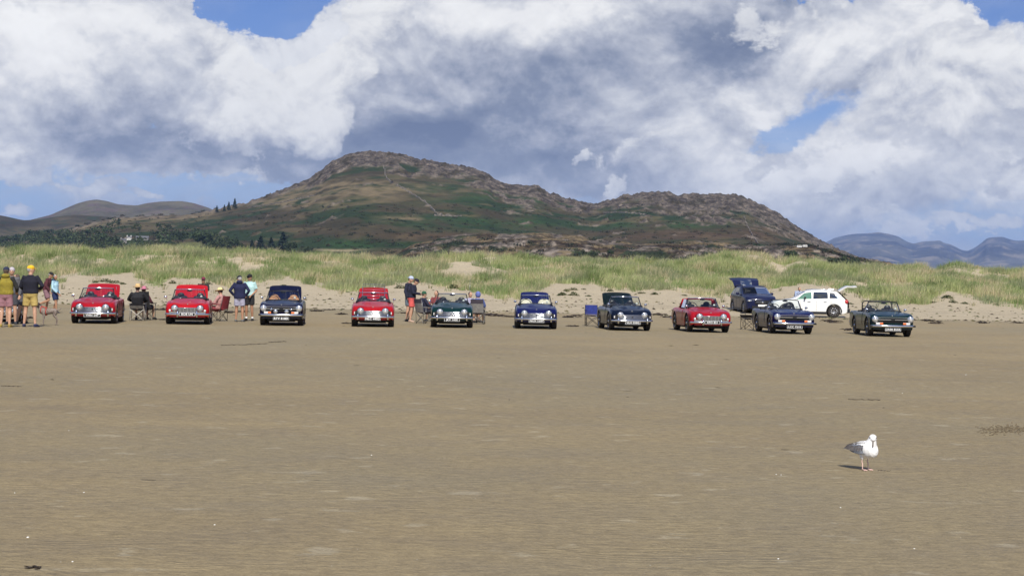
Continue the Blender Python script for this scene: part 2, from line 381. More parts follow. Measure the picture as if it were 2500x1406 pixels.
sp = T.node('ShaderNodeSeparateXYZ'); nt.links.new(geo, sp.inputs[0]); px_, py_, pz_ = (E(T, sp.outputs[i]) for i in range(3))
sx = T.mapping(geo, scale=(0.85, 1.0, 1.0), rot=(0, 0, 0.05))       # ripples and damp streaks run along the shore
n1 = T.noise(sx, 0.22, 5, 0.55); n2 = T.noise(sx, 1.3, 6, 0.6); n3 = T.noise(sx, 10.0, 6, 0.68); n4 = T.noise(geo, 40.0, 4, 0.7)
n5 = T.noise(T.mapping(geo, scale=(0.5, 1, 1)), 4.5, 5, 0.65)
wet = T.ramp(n2*0.34+n1*0.36+n5*0.08+n3*0.22, [(0.32, (.215, .169, .100)), (0.48, (.268, .210, .118)), (0.57, (.300, .235, .130)), (0.70, (.345, .272, .156))])
wet = T.mix(T.smooth(T.noise(geo, 0.05, 4, 0.6, 0.5), 0.42, 0.62, 0.0, 0.55), wet, (.240, .206, .132))
dry = T.ramp(n2*0.6+n3*0.4, [(0.3, (.36, .295, .195)), (0.6, (.455, .385, .265)), (0.8, (.52, .44, .31))])
dryf = T.smooth(py_ + (T.noise(T.mapping(geo, scale=(0.3, 1, 1)), 0.12, 5, 0.6)-0.5)*16.0, 83.0, 90.0)
base_c = T.mix(dryf, wet, dry)
rut = T.smooth(T.noise(T.mapping(geo, scale=(0.035, 1, 1), rot=(0, 0, 0.02)), 1.6, 6, 0.7), 0.50, 0.60, 0.0, 0.42)*T.smooth(py_, 80.0, 85.0)*T.smooth(py_, 106.0, 96.0)   # wheel ruts and trodden lines along the beach top
base_c = T.mix(rut, base_c, (.26, .215, .145))
# pale scuffed patches, drained crests, shell grit
pale = T.smooth(T.noise(T.mapping(geo, scale=(0.8, 1.0, 1)), 2.6, 5, 0.55), 0.61, 0.68, 0.0, 0.55)
base_c = T.mix(pale, base_c, (.39, .335, .23))
fine = T.smooth(n3*0.45+n4*0.55, 0.27, 0.73, 0.70, 1.30)
vm = T.node('ShaderNodeVectorMath', operation='SCALE'); T.val(vm.inputs[0], base_c); T.val(vm.inputs['Scale'], fine)
grit = T.node('ShaderNodeTexVoronoi', feature='F1'); T.val(grit.inputs['Vector'], geo); grit.inputs['Scale'].default_value = 5.0
gf = T.smooth(E(T, grit.outputs['Distance']) + T.noise(geo, 1.7, 3)*0.06, 0.050, 0.056, 0.8, 0.0)
c3 = T.mix(gf, vm.outputs[0], (.62, .58, .50))
dk = T.node('ShaderNodeTexVoronoi', feature='F1'); T.val(dk.inputs['Vector'], T.mapping(geo, loc=(4, 9, 0), scale=(0.35, 1, 1))); dk.inputs['Scale'].default_value = 1.1
df = T.smooth(E(T, dk.outputs['Distance']) + T.noise(sx, 9, 4)*0.20, 0.118, 0.132, 0.75, 0.0)
c3 = T.mix(df, c3, (.055, .042, .025))
nt.links.new(c3, b.inputs['Base Color'])
T.val(b.inputs['Roughness'], T.smooth(n2, 0.3, 0.7, 0.62, 0.85)); b.inputs['Specular IOR Level'].default_value = 0.25
# wind and water ripples: wave bands across the beach, broken by noise
rv = T.noise(T.mapping(geo, scale=(0.45, 1, 1)), 0.8, 4, 0.6)
wv = T.m('SINE', (py_ + px_*0.06 + rv*2.2)*46.0)
rh = wv*0.35*T.smooth(T.noise(geo, 0.3, 3), 0.35, 0.62) + (T.noise(T.mapping(geo, scale=(0.55, 1, 1), rot=(0, 0, 0.06)), 14.0, 6, 0.72)-0.5)*2.6 + (n4-0.5)*1.0 + (n2-0.5)*1.8
dist_f = T.smooth(py_, 20, 90, 1.0, 0.35)
bn = T.node('ShaderNodeBump'); bn.inputs['Strength'].default_value = 0.85; bn.inputs['Distance'].default_value = 0.013
T.val(bn.inputs['Height'], rh*dist_f)
bn2 = T.node('ShaderNodeBump'); bn2.inputs['Strength'].default_value = 0.8; bn2.inputs['Distance'].default_value = 0.25
T.val(bn2.inputs['Height'], (T.noise(geo, 0.9, 6, 0.6)*dryf)); nt.links.new(bn.outputs[0], bn2.inputs['Normal'])
nt.links.new(bn2.outputs[0], b.inputs['Normal'])
tag(link('sand', gm, ms), kind='structure')

# ---------------------------------------------------------------- hills
def hill(name, prof, Y0, Y1, nx, ny, material, px0, px1, base=-2.0, shape=1.0, amp=0.05, crag=0.0, wl=120.0, extra=None, back=0.25, colour=None, pad=0.0):
    """A ridge: crest at distance Y1 following the profile, running down to its foot at Y0 and away behind."""
    X1 = np.linspace((px0-1250)/FPX*Y1, (px1-1250)/FPX*Y1, nx)
    P = X1/Y1*FPX+1250
    H = np.interp(P, [p for p, _ in prof], [(horizon(p)-q)/FPX*Y1+CAMH for p, q in prof])
    k = np.array([0.25, 0.5, 0.25])
    for _ in range(2): H[1:-1] = np.convolve(H, k, 'valid')
    vb = int(ny*back); v = np.concatenate([np.linspace(0, 1, ny-vb), 1+np.linspace(0, 1, vb+1)[1:]])
    VV, XX = np.meshgrid(v, X1, indexing='ij'); HH = np.broadcast_to(H, VV.shape)
    YY = Y0+(Y1-Y0)*VV
    XX = XX*(YY/Y1)          # the spurs converge towards the beach
    up = np.where(VV <= 1, np.clip(VV, 0, 1)**shape, np.clip(1-0.9*(VV-1)**1.3, 0, 1))
    amp_f = np.clip(np.sin(np.clip(VV, 0, 1)*math.pi), 0, 1)**0.7
    n = fbm(XX/wl, YY/wl, 6, 12)
    ZZ = base+(HH-base)*up+n*amp*(HH-base)*amp_f
    Pp = XX/YY*FPX+1250
    rock = np.zeros_like(ZZ)
    if crag:
        drop = (HH-ZZ)/Y1*FPX
        th = np.interp(Pp, [300, 560, 720, 800, 960, 1100, 1300, 1420, 1470, 1560, 1700, 1850, 1960, 2060], [4, 6, 18, 58, 60, 50, 62, 38, 16, 62, 78, 66, 30, 8])*(1+1.5*fbm(XX/60, YY/90, 5, 21))
        rock = sstep(th-drop, -9, 9)*(VV <= 1.3)
        out = sstep(fbm(XX/55, YY/38, 5, 31), 0.36, 0.44)*sstep(drop, 30, 80)
        rock = np.maximum(rock, out*0.9)
        cr = ridged(XX/26, YY/34, 5, 41)-0.2
        ZZ = ZZ+cr*crag*(0.05+rock)+fbm(XX/9, YY/9, 3, 51)*crag*0.45*rock
    V = np.stack([XX, YY, ZZ], -1).reshape(-1, 3)
    attrs = {'col': colour(XX, YY, ZZ, HH, VV, Pp, rock).reshape(-1, 3), 'rock': rock.reshape(-1)} if colour else {}
    me = np_mesh(name, V, grid_faces(len(v), nx), True, attrs)
    return tag(link(name, me, material), kind='structure'), (X1, H)
def lerp(a, b, f): return np.asarray(a)*(1-f[..., None])+np.asarray(b)*f[..., None]
def hill_mat(name, nscale, bump_d, rough=0.9, var=0.35, rockish=True):
    m = bpy.data.materials.new(name); m.use_nodes = True; nt = m.node_tree; T = NT(nt); b = nt.nodes['Principled BSDF']
    geo = T.node('ShaderNodeNewGeometry').outputs['Position']
    a = T.node('ShaderNodeAttribute', attribute_name='col'); rk = T.node('ShaderNodeAttribute', attribute_name='rock')
    n = T.noise(T.mapping(geo, scale=(1, 1, 1.6)), nscale, 8, 0.68); n2 = T.noise(geo, nscale*4, 6, 0.7)
    f = T.smooth(n*0.6+n2*0.4, 0.3, 0.7, 1-var, 1+var)
    if rockish:
        cr = T.noise(T.mapping(geo, rot=(0, 0.5, 0.3), scale=(1.0, 1, 0.35)), nscale*2.2, 8, 0.75, 0.6)
        f = f*T.smooth(T.m('ABSOLUTE', cr-0.5)*(1.0)+(1-E(T, rk.outputs['Fac']))*0.3, 0.0, 0.10, 0.42, 1.0)
    v = T.node('ShaderNodeVectorMath', operation='SCALE'); nt.links.new(a.outputs['Color'], v.inputs[0]); T.val(v.inputs['Scale'], f)
    nt.links.new(v.outputs[0], b.inputs['Base Color']); b.inputs['Roughness'].default_value = rough; b.inputs['Specular IOR Level'].default_value = 0.1
    bn = T.node('ShaderNodeBump'); bn.inputs['Strength'].default_value = 0.9; bn.inputs['Distance'].default_value = bump_d
    T.val(bn.inputs['Height'], n+n2*0.4); nt.links.new(bn.outputs[0], b.inputs['Normal'])
    return m
HM_main = hill_mat('moorland and crags', 0.05, 5.0, var=0.27)
HM_far = hill_mat('far fells', 0.012, 14.0, rockish=False, var=0.25)
MAINP = [(-900,660),(-200,640),(0,598),(130,574),(220,548),(300,533),(400,529),(460,527),(520,515),(600,499),(640,485),(700,462),(750,440),(775,422),(800,400),(830,387),(860,377),(900,374),(935,376),(965,379),(1000,388),(1060,399),(1120,408),(1160,418),(1190,430),(1203,443),(1240,455),(1310,459),(1340,474),(1380,486),(1412,496),(1450,502),(1475,494),(1520,481),(1570,473),(1610,471),(1650,478),(1700,477),(1780,478),(1812,484),(1850,500),(1890,520),(1925,545),(1960,567),(1990,585),(2040,610),(2080,627),(2130,643),(2250,668),(2400,695),(3000,700)]
def col_main(X, Y, Z, H, V, P, rock):
    py = horizon(P)-(Z-CAMH)/Y*FPX
    e = 0.5+0.5*np.clip(fbm(X/90+fbm(X/60, Y/60, 3, 3)*0.8, Z/22, 5, 61)*2.2, -1, 1)
    g = sstep(fbm(X/120, Z/26+Y/260, 5, 71)*2+0.12, -0.05, 0.35)
    t = sstep(fbm(X/100, Z/15, 5, 81), 0.12, 0.3)
    c = lerp((.046, .040, .021), (.080, .064, .034), e)
    c = lerp(c, (.024, .044, .015), g*0.9)
    gr = np.exp(-(((P-1180)/190)**2+((py-548)/18)**2))+np.exp(-(((P-1250)/260)**2+((py-480)/26)**2))*0.8+np.exp(-(((P-1650)/200)**2+((py-548)/14)**2))+np.exp(-(((P-870)/90)**2+((py-600)/12)**2))+np.exp(-(((P-1100)/50)**2+((py-425)/20)**2))*0.6
    c = lerp(c, (.034, .072, .022), np.clip(gr*(0.65+fbm(X/40, Z/10, 4, 90)*1.6), 0, 0.9))
    c = lerp(c, (.15, .118, .062), t*0.55)
    c = lerp(c, (.30, .25, .15), np.clip(np.exp(-(((P-822)/52)**2+((py-610-2*np.sin((P-780)/30))/2.6)**2))*1.6, 0, 1))
    c = lerp(c, (.13, .135, .05), np.clip(np.exp(-(((P-462)/34)**6+((py-600)/9)**6))*1.2, 0, 1))
    tn = np.exp(-(((P-860)/180)**2+((py-462)/22)**2))+np.exp(-(((P-700)/130)**2+((py-492)/16)**2))+sstep(620-P, 0, 160)*sstep(P, -50, 150)*np.exp(-((H-Z)/Y*FPX/24)**2)*1.1+np.exp(-(((P-980)/60)**2+((py-535)/7)**2))
    c = lerp(c, (.205, .160, .090), np.clip(tn*(0.72+fbm(X/30, Z/7, 4, 95)*2.2), 0, 0.92))
    rr = np.exp(-(((P-1620)/170)**2+((py-575)/16)**2))+np.exp(-(((P-1850)/120)**2+((py-565)/22)**2))+np.exp(-(((P-1080)/160)**2+((py-575)/10)**2))
    c = lerp(c, (.105, .060, .034), np.clip(rr*0.45, 0, 0.5))
    rc = lerp((.098, .080, .062), (.245, .203, .160), np.clip(0.5+fbm(X/14, Z/9+Y/60, 5, 99)*2.0, 0, 1))
    rc = lerp(rc, (.07, .058, .03), np.clip(fbm(X/22, Z/18, 4, 15)*4-0.4, 0, 0.85))
    return lerp(c, rc, np.clip(rock*1.05, 0, 1))*0.95
main_o, (MX, MH) = hill('hill', MAINP, 1500, 2600, 900, 300, HM_main, -500, 2750, shape=0.82, amp=0.07, crag=6.8, wl=210, colour=col_main, back=0.12)
# rocky knolls in front of the hill
KNP = [(600,690),(850,664),(930,640),(1000,604),(1040,590),(1100,578),(1180,572),(1240,574),(1300,571),(1400,577),(1440,582),(1480,590),(1560,599),(1620,594),(1700,591),(1800,598),(1850,601),(1950,603),(2030,611),(2080,626),(2130,637),(2170,642),(2210,655),(2300,680),(2500,700)]
def col_kn(X, Y, Z, H, V, P, rock):
    e = np.clip(0.5+fbm(X/40, Z/5, 5, 161)*2, 0, 1); c = lerp((.055, .038, .024), (.105, .078, .042), e)
    c = lerp(c, (.25, .19, .105), sstep(fbm(X/36, Z/3.4, 5, 171)+0.16*np.exp(-((H-Z)/5)**2), 0.02, 0.2)*0.85)
    c = lerp(c, (.030, .050, .020), sstep(fbm(X/30, Y/60, 4, 181)+0.18*(P < 1230), 0.10, 0.22)*0.85)
    rc = lerp((.10, .08, .062), (.30, .25, .20), np.clip(0.5+fbm(X/7, Z/3, 5, 191)*2.2, 0, 1))
    return lerp(c, rc, np.clip(sstep(fbm(X/26, Z/7+Y/90, 5, 195), 0.0, 0.14)*(P > 1000), 0, 1))
kn_o, (KX, KH) = hill('hill', KNP, 1050, 1350, 560, 130, HM_main, 600, 2500, base=-1.0, shape=0.75, amp=0.22, crag=2.4, wl=60, colour=col_kn, back=0.2)
def col_l(a, b_, c_):
    def f(X, Y, Z, H, V, P, rock):
        s = Y.mean()/60
        e = np.clip(0.5+fbm(X/s/2, Z/s*3, 5, 261)*2, 0, 1); c = lerp(a, b_, e)
        return lerp(c, c_, sstep(fbm(X/s, Y/s, 5, 271), 0.08, 0.28)*0.8)
    return f
hill('hill', [(-400,560),(-100,515),(0,526),(55,538),(95,536),(135,529),(180,524),(240,528),(320,534),(420,540),(560,550),(700,570)], 2700, 3900, 260, 60, HM_far, -400, 700, shape=0.9, amp=0.10, crag=0, wl=260, colour=col_l((.05, .042, .024), (.11, .09, .05), (.035, .05, .022)))
hill('hill', [(-300,580),(0,560),(60,540),(120,525),(150,512),(185,497),(210,490),(232,487),(258,491),(285,499),(330,502),(355,496),(390,492),(440,491),(470,496),(505,507),(545,525),(700,560)], 4200, 6500, 260, 60, HM_far, -300, 700, shape=1.05, amp=0.08, wl=420, colour=col_l((.085, .075, .042), (.15, .13, .075), (.12, .085, .075)))
far_o, _ = hill('mountains', [(1700,640),(1900,610),(2010,594),(2035,581),(2060,575),(2085,571),(2115,570),(2143,567),(2170,572),(2192,578),(2212,590),(2228,595),(2250,590),(2280,588),(2292,587),(2305,594),(2320,597),(2345,610),(2360,613),(2378,605),(2398,590),(2407,581),(2425,579),(2445,578),(2465,585),(2482,588),(2500,587),(2600,575),(2800,600)], 12000, 22000, 420, 110, HM_far, 1700, 2800, shape=1.0, amp=0.22, wl=1500, colour=col_l((.06, .06, .055), (.13, .125, .10), (.27, .23, .17)))

# ---------------------------------------------------------------- lookup of a hill's surface under a photo pixel
def surf_table(o, ymax):
    n = len(o.data.vertices); a = np.empty(n*3, np.float32); o.data.vertices.foreach_get('co', a); a = a.reshape(-1, 3)
    a = a[a[:, 1] <= ymax]
    p = a[:, 0]/a[:, 1]*FPX+1250; q = 690+0.018*(p-1250)-(a[:, 2]-CAMH)/a[:, 1]*FPX
    return a, p, q
TM = surf_table(main_o, 2600.5); TK = surf_table(kn_o, 1350.5)
def on(tab, px, py):
    a, p, q = tab; i = int(np.argmin((p-px)**2+(q-py)**2*2)); return Vector(a[i].tolist())

# ---------------------------------------------------------------- marram grass on the dunes (one uncountable mass)
def plant_mat(name, trans=0.35, rough=0.6):
    m = bpy.data.materials.new(name); m.use_nodes = True; nt = m.node_tree; nt.nodes.clear(); t = NT(nt)
    a = t.node('ShaderNodeAttribute', attribute_name='col'); o = t.node('ShaderNodeOutputMaterial')
    b = t.node('ShaderNodeBsdfPrincipled'); b.inputs['Roughness'].default_value = rough; b.inputs['Specular IOR Level'].default_value = 0.3
    tr = t.node('ShaderNodeBsdfTranslucent'); mx = t.node('ShaderNodeMixShader'); mx.inputs[0].default_value = trans
    nt.links.new(a.outputs[0], b.inputs['Base Color']); nt.links.new(a.outputs[0], tr.inputs[0])
    nt.links.new(b.outputs[0], mx.inputs[1]); nt.links.new(tr.outputs[0], mx.inputs[2]); nt.links.new(mx.outputs[0], o.inputs[0]); return m
PM = plant_mat('leaf blades')
def blades(name, bx, by, bz, hgt, rad, nper, width, cols, lean=0.25, spread=0.55, seed=1, straw=0.2, strawcol=(.58, .50, .31)):
    r = np.random.default_rng(seed); n = len(bx)*nper
    X = np.repeat(bx, nper); Y = np.repeat(by, nper); Z = np.repeat(bz, nper); H = np.repeat(hgt, nper)*r.uniform(0.55, 1.12, n)
    RD = np.repeat(rad, nper); a = r.uniform(0, 2*np.pi, n); rr = np.sqrt(r.random(n))*RD
    X = X+np.cos(a)*rr; Y = Y+np.sin(a)*rr; dirx = np.cos(a)*(rr/np.maximum(RD, .01))*spread+lean*0.6+r.normal(0, .16, n); diry = np.sin(a)*(rr/np.maximum(RD, .01))*spread+r.normal(0, .16, n)
    yaw = r.uniform(0, np.pi, n); wx = np.cos(yaw)*width; wy = np.sin(yaw)*width*0.8
    wv = r.uniform(0.6, 1.3, n); wx *= wv; wy *= wv
    V = np.empty((n, 5, 3))
    V[:, 0] = np.stack([X-wx, Y-wy, Z-0.05], -1); V[:, 1] = np.stack([X+wx, Y+wy, Z-0.05], -1)
    mx = X+dirx*H*0.35; my = Y+diry*H*0.35; mz = Z+H*0.62
    V[:, 2] = np.stack([mx-wx*.75, my-wy*.75, mz], -1); V[:, 3] = np.stack([mx+wx*.75, my+wy*.75, mz], -1)
    V[:, 4] = np.stack([X+dirx*H*0.95, Y+diry*H*0.95, Z+H*(1.0-0.25*np.minimum(dirx**2+diry**2, 1))], -1)
    k = np.arange(n)[:, None]*5
    F = np.concatenate([k+np.array([0, 1, 3]), k+np.array([0, 3, 2]), k+np.array([2, 3, 4])], 0)
    C = np.repeat(cols, nper, 0)*r.uniform(0.70, 1.28, (n, 1)); st = r.random(n) < np.repeat(straw, nper) if not np.isscalar(straw) else r.random(n) < straw
    C[st] = np.array(strawcol)*r.uniform(0.7, 1.25, (st.sum(), 1))
    CC = np.repeat(C[:, None], 5, 1); CC[:, 4] = CC[:, 4]*0.8+np.array([.40, .35, .2])*0.2
    return np_mesh(name, V.reshape(-1, 3), F, False, {'col': CC.reshape(-1, 3)})
N = 92000
yy = 100+78*rng.random(N)**1.0; xx = (rng.random(N)*2-1)*(0.37*yy+5)
ty = toe_y(xx/yy*116)
dens = sstep(yy-ty+3.0*pnoise(xx*0.45, yy*0.2, 12)+2.0*pnoise(xx*1.3, yy*0.5, 14), -1.5, 3.5)
bare = sstep(fbm(xx*0.16, yy*0.075, 3, 44), 0.25, 0.33)*sstep(150-yy, 0, 8)
hum = sstep(fbm(xx*0.42, yy*0.30, 3, 71), -0.16, 0.10)
keep = rng.random(N) < dens*(1-bare)*np.where(yy > 160, 0.35, 1)*(0.22+0.58*hum)
xx, yy = xx[keep], yy[keep]; zz = ground_z(xx, yy)
patch = np.clip(0.5+fbm(xx*0.11, yy*0.10, 4, 33)*1.8, 0, 1); patch2 = np.clip(0.5+fbm(xx*0.35, yy*0.2, 3, 35)*1.8, 0, 1)
print('TUFTS', len(xx)); hg = 0.42+0.36*patch+0.25*rng.random(len(xx)); hg *= 0.65+0.50*sstep(fbm(xx*0.42, yy*0.30, 3, 71), -0.10, 0.30); hg *= 0.62+0.38*sstep(yy-toe_y(xx/yy*116), 0, 5)
gc = lerp((.215, .295, .105), (.40, .44, .19), patch); gc = lerp(gc, (.150, .215, .068), sstep(patch2, .60, .92)*0.85)
gc = lerp(gc, (.27, .29, .17), sstep(fbm(xx*0.2, yy*0.12, 3, 37), 0.05, 0.25)*0.7)
strawp = 0.06+0.62*sstep(fbm(xx*0.22, yy*0.15, 3, 39), 0.04, 0.26)
tag(link('marram_grass', blades('marram_grass', xx, yy, zz, hg, np.full(len(xx), .26), 15, 0.0125, gc, straw=strawp, seed=5), PM), 'pale green marram grass covering the dunes behind the beach', kind='stuff')
# loose tufts that creep down on to the open sand
N = 260; y2 = 100+16*rng.random(N); x2 = (rng.random(N)*2-1)*(0.36*y2+3); kk = (toe_y(x2/y2*116)-y2 > 0) & (toe_y(x2/y2*116)-y2 < 9) & (fbm(x2*.2, y2*.2, 3, 50) > 0.0); x2, y2 = x2[kk], y2[kk]
tag(link('grass_tufts', blades('grass_tufts', x2, y2, ground_z(x2, y2), 0.22+0.25*rng.random(len(x2)), np.full(len(x2), .16), 14, 0.014, np.tile(np.array([[.16, .17, .07]]), (len(x2), 1)), seed=9, straw=0.35), PM), 'sparse grass tufts on the open sand below the dunes', kind='stuff')

NUMW = ['leftmost', 'second', 'third', 'fourth', 'fifth', 'sixth', 'seventh', 'eighth', 'ninth', 'tenth', 'eleventh', 'twelfth', 'thirteenth', 'fourteenth']
REFS = [(60, 'the black car group'), (233, 'the VHN 24F car'), (345, 'the straw hat sitter'), (459, 'the BOB UN car'), (595, 'the pair in shorts'), (690, 'the spotlight car'), (910, 'the luggage rack car'), (1005, 'the coral red shorts'), (1103, 'the JKV 142E car'), (1308, 'the royal blue car'), (1446, 'the empty blue chair'), (1532, 'the VLH 550G car'), (1726, 'the XFO 821 car'), (1850, 'the navy crossover'), (1990, 'the white crossover'), (2168, 'the UNM 855K car'), (2330, 'the far right gap'), (2460, 'the right beach edge')]
def ordinal(items, what, refs=True):
    by = {}
    for px, o in items: by.setdefault(min(REFS, key=lambda r_: abs(r_[0]-px))[1] if refs else '', []).append((px, o))
    for k, L in by.items():
        L.sort(key=lambda t: t[0]); n = len(L)
        for i, (px, o) in enumerate(L):
            w = 'only' if n == 1 else ('rightmost' if i == n-1 else NUMW[i]+('' if i == 0 else ' from left'))
            o['label'] = (w+' '+what+(' behind '+k if refs else '')) if n > 1 or not refs else 'small '+what+' behind '+k
# ---------------------------------------------------------------- strandline plants, seaweed and litter
def clump_mesh(seed, w, h, n=90, leaf=0.06, flat=0.6):
    r = np.random.default_rng(seed); a = r.uniform(0, 2*np.pi, n); q = np.sqrt(r.random(n)); z = h*(1-q**3)*r.uniform(.1, 1.1, n)+0.015
    lobes = 1+0.25*np.sin(a*3+seed)+0.15*np.sin(a*5+seed*2)
    P = np.stack([np.cos(a)*q*w*lobes, np.sin(a)*q*w*lobes*flat, z], -1)
    d1 = r.normal(0, 1, (n, 3)); d1 /= np.linalg.norm(d1, axis=1)[:, None]; d2 = r.normal(0, 1, (n, 3)); d2 -= (d2*d1).sum(1)[:, None]*d1; d2 /= np.linalg.norm(d2, axis=1)[:, None]
    s = leaf*r.uniform(.6, 1.4, (n, 1)); V = np.stack([P-d1*s, P-d2*s*.5, P+d1*s, P+d2*s*.5], 1)
    F = np.arange(n)[:, None]*4+np.array([0, 1, 2, 3])
    C = np.array([.085, .105, .045])*r.uniform(.6, 1.6, (n, 1)); C[r.random(n) < .15] = (.22, .19, .10)
    return np_mesh('plant_clump', V.reshape(-1, 3), F, False, {'col': np.repeat(C, 4, 0)})
PLI = []; SWI = []; SHI = []
CM_ = [clump_mesh(i, 0.34, 0.20 if i % 2 else 0.30, 170, 0.055) for i in range(5)]
pl = [(256,688,1.1),(233,690,.8),(281,691,1.2),(300,694,.8),(505,694,1.1),(422,692,.9),(400,697,.8),(692,700,1.0),(655,704,.7),(975,704,.9),(1108,704,1.7),(1143,705,.7),(1044,689,.7),(1058,694,.5),(1200,706,1.1),(1222,696,.8),(1383,711,1.0),(1400,708,1.1),(1425,707,.7),(1489,711,1.0),(1492,699,.7),(1372,721,1.2),(1400,722,1.0),(1437,723,.8),(1565,717,.8),(1598,719,1.0),(1664,703,.9),(1688,705,.9),(1670,722,.9),(1727,718,.9),(1752,721,.8),(2072,742,.9),(2100,718,.8),(2178,722,1.2),(2212,725,1.5),(2250,727,1.0),(2313,727,1.5),(2198,739,1.2),(2240,738,1.3),(2275,740,1.0),(2325,739,1.2),(2355,742,.7),(2415,738,.8),(2487,732,.9),(2432,745,.6),(2060,720,.9)]
for i, (p, q, s) in enumerate(pl):
    # walk out along the pixel's ray until it meets the rising sand
    d = ray(p, q); Ys = np.linspace(84, 130, 400); gz = ground_z(d.x*Ys, Ys); hit = np.nonzero(CAMH+d.z*Ys <= gz)[0]
    Y = Ys[hit[0]] if len(hit) else 112.0
    o = link('beach_plant', CM_[i % 5], PM, None, (d.x*Y, Y, float(ground_z(d.x*Y, Y))-0.02), (0, 0, i*1.7)); k_ = rng.uniform(.7, 1.25); o.scale = (s*1.25*k_, s*k_, s*rng.uniform(.45, .95))
    tag(o, 'x', 'plant', 'plant clumps on the dry sand'); PLI.append((p, o))
ordinal(PLI, 'green plant clump on the dry sand')
def scatter_bits(name, X, Y, sz, cols, seed, hz=0.3, el=2.5):
    r = np.random.default_rng(seed); n = len(X); Z = ground_z(X, Y); V = []; s = sz*r.uniform(.4, 1.5, n); a = r.normal(0, .7, n)
    c, d = np.cos(a), np.sin(a); h = s*hz*r.uniform(.3, 1.4, n)
    pts = [(-1, -.3, 0), (.1, -.4, 0), (1, .1, 0), (0, .5, 0), (.1, 0, 1)]
    V = np.stack([np.stack([X+(u*el*c-v*d)*s, Y+(u*el*d+v*c)*s, Z-0.004+w*h], -1) for u, v, w in pts], 1)
    k = np.arange(n)[:, None]*5; F = np.concatenate([k+np.array(t) for t in ([0, 1, 4], [1, 2, 4], [2, 3, 4], [3, 0, 4])], 0)
    C = np.asarray(cols)[r.integers(0, len(cols), n)]*r.uniform(.6, 1.4, (n, 1))
    return link(name, np_mesh(name, V.reshape(-1, 3), F, False, {'col': np.repeat(C, 5, 0)}), PM)
n = 5200; Y = 83+27*rng.random(n)**1.3; Xs = (rng.random(n)*2-1)*(0.35*Y+3)
band = np.exp(-((Y-(86+pnoise(Xs*.1, Xs*0, 3)*2))/1.1)**2)+np.exp(-((Y-(92+pnoise(Xs*.08, Xs*0, 5)*3))/1.4)**2)*.8+np.exp(-((Y-(99+pnoise(Xs*.07, Xs*0, 7)*3))/2.0)**2)*.8+sstep(fbm(Xs*.14, Y*.3, 3, 60), .05, .25)*.8
kk = rng.random(n) < band*0.8+0.03
tag(scatter_bits('strandline_litter', Xs[kk], Y[kk], .055, [(.13, .11, .05), (.10, .12, .05), (.06, .045, .03), (.2, .18, .1)], 3, 0.9, 2.0), 'broken weed and sprigs strewn in lines over the dry sand', kind='stuff')
n = 700; Y = 20+66*rng.random(n); Xs = (rng.random(n)*2-1)*(0.34*Y+1); kk = rng.random(n) < 0.10+0.9*sstep(Y, 78, 84)
tag(scatter_bits('weed_scraps', Xs[kk], Y[kk], .035, [(.05, .038, .02), (.09, .07, .035)], 8, 0.4, 3.5), 'dark scraps of seaweed dotted over the wet sand', kind='stuff')
seaw = mat('bladderwrack', (.030, .019, .010), .55, noise=.5, nscale=9)
def weed_mesh(seed, w):
    r = random.Random(seed); mb = MB()
    for k in range(14):
        x = r.uniform(-w, w)*r.random()**.3; y = r.uniform(-.18, .18); a = r.uniform(-.5, .5)+(math.pi if r.random() < .5 else 0); L = r.uniform(.12, .4); z = r.uniform(.01, .07)*(1-abs(x)/w*.7)
        pts = [(x+math.cos(a+q*.5)*L*q, y+math.sin(a+q*.8)*L*q, z+.035*math.sin(q*3.3)) for q in (0, .33, .66, 1)]
        mb.tube(pts, [.028, .04, .032, .008], 5, flat=.5)
    for k in range(5):
        x = r.uniform(-w*.6, w*.6); mb.ball((x, r.uniform(-.1, .1), .02), (r.uniform(.08, .22), .10, r.uniform(.03, .075)), 8, 5)
    return mb.mesh('seaweed')
WM = [weed_mesh(s, .45) for s in range(4)]
for i, (p, q, s) in enumerate([(62,777,.7),(402,757,1.0),(560,764,1.0),(588,762,.8),(775,760,.9),(832,768,.9),(800,757,.6),(985,765,.7),(1197,770,1.2),(1216,772,1.1),(1243,774,.8),(1392,775,1.0),(1407,771,.7),(1612,770,1.2),(1632,775,.9),(1655,765,.8),(1755,772,.7),(2020,785,1.0),(2035,788,.7),(2262,784,1.1),(2280,790,.8),(2292,786,.7),(2400,789,1.1),(2488,789,.8),(1396,797,.6),(842,790,.5),(2068,806,.8),(395,781,.5)]):
    g = ground(p, q); o = link('seaweed', WM[i % 4], seaw, None, g, (0, 0, i*.9 if i % 3 else .2)); o.scale = (s, s*.8, s)
    tag(o, 'x', 'seaweed', 'seaweed heaps along the tide line'); SWI.append((p, o))
ordinal(SWI, 'dark seaweed heap on the tide line')
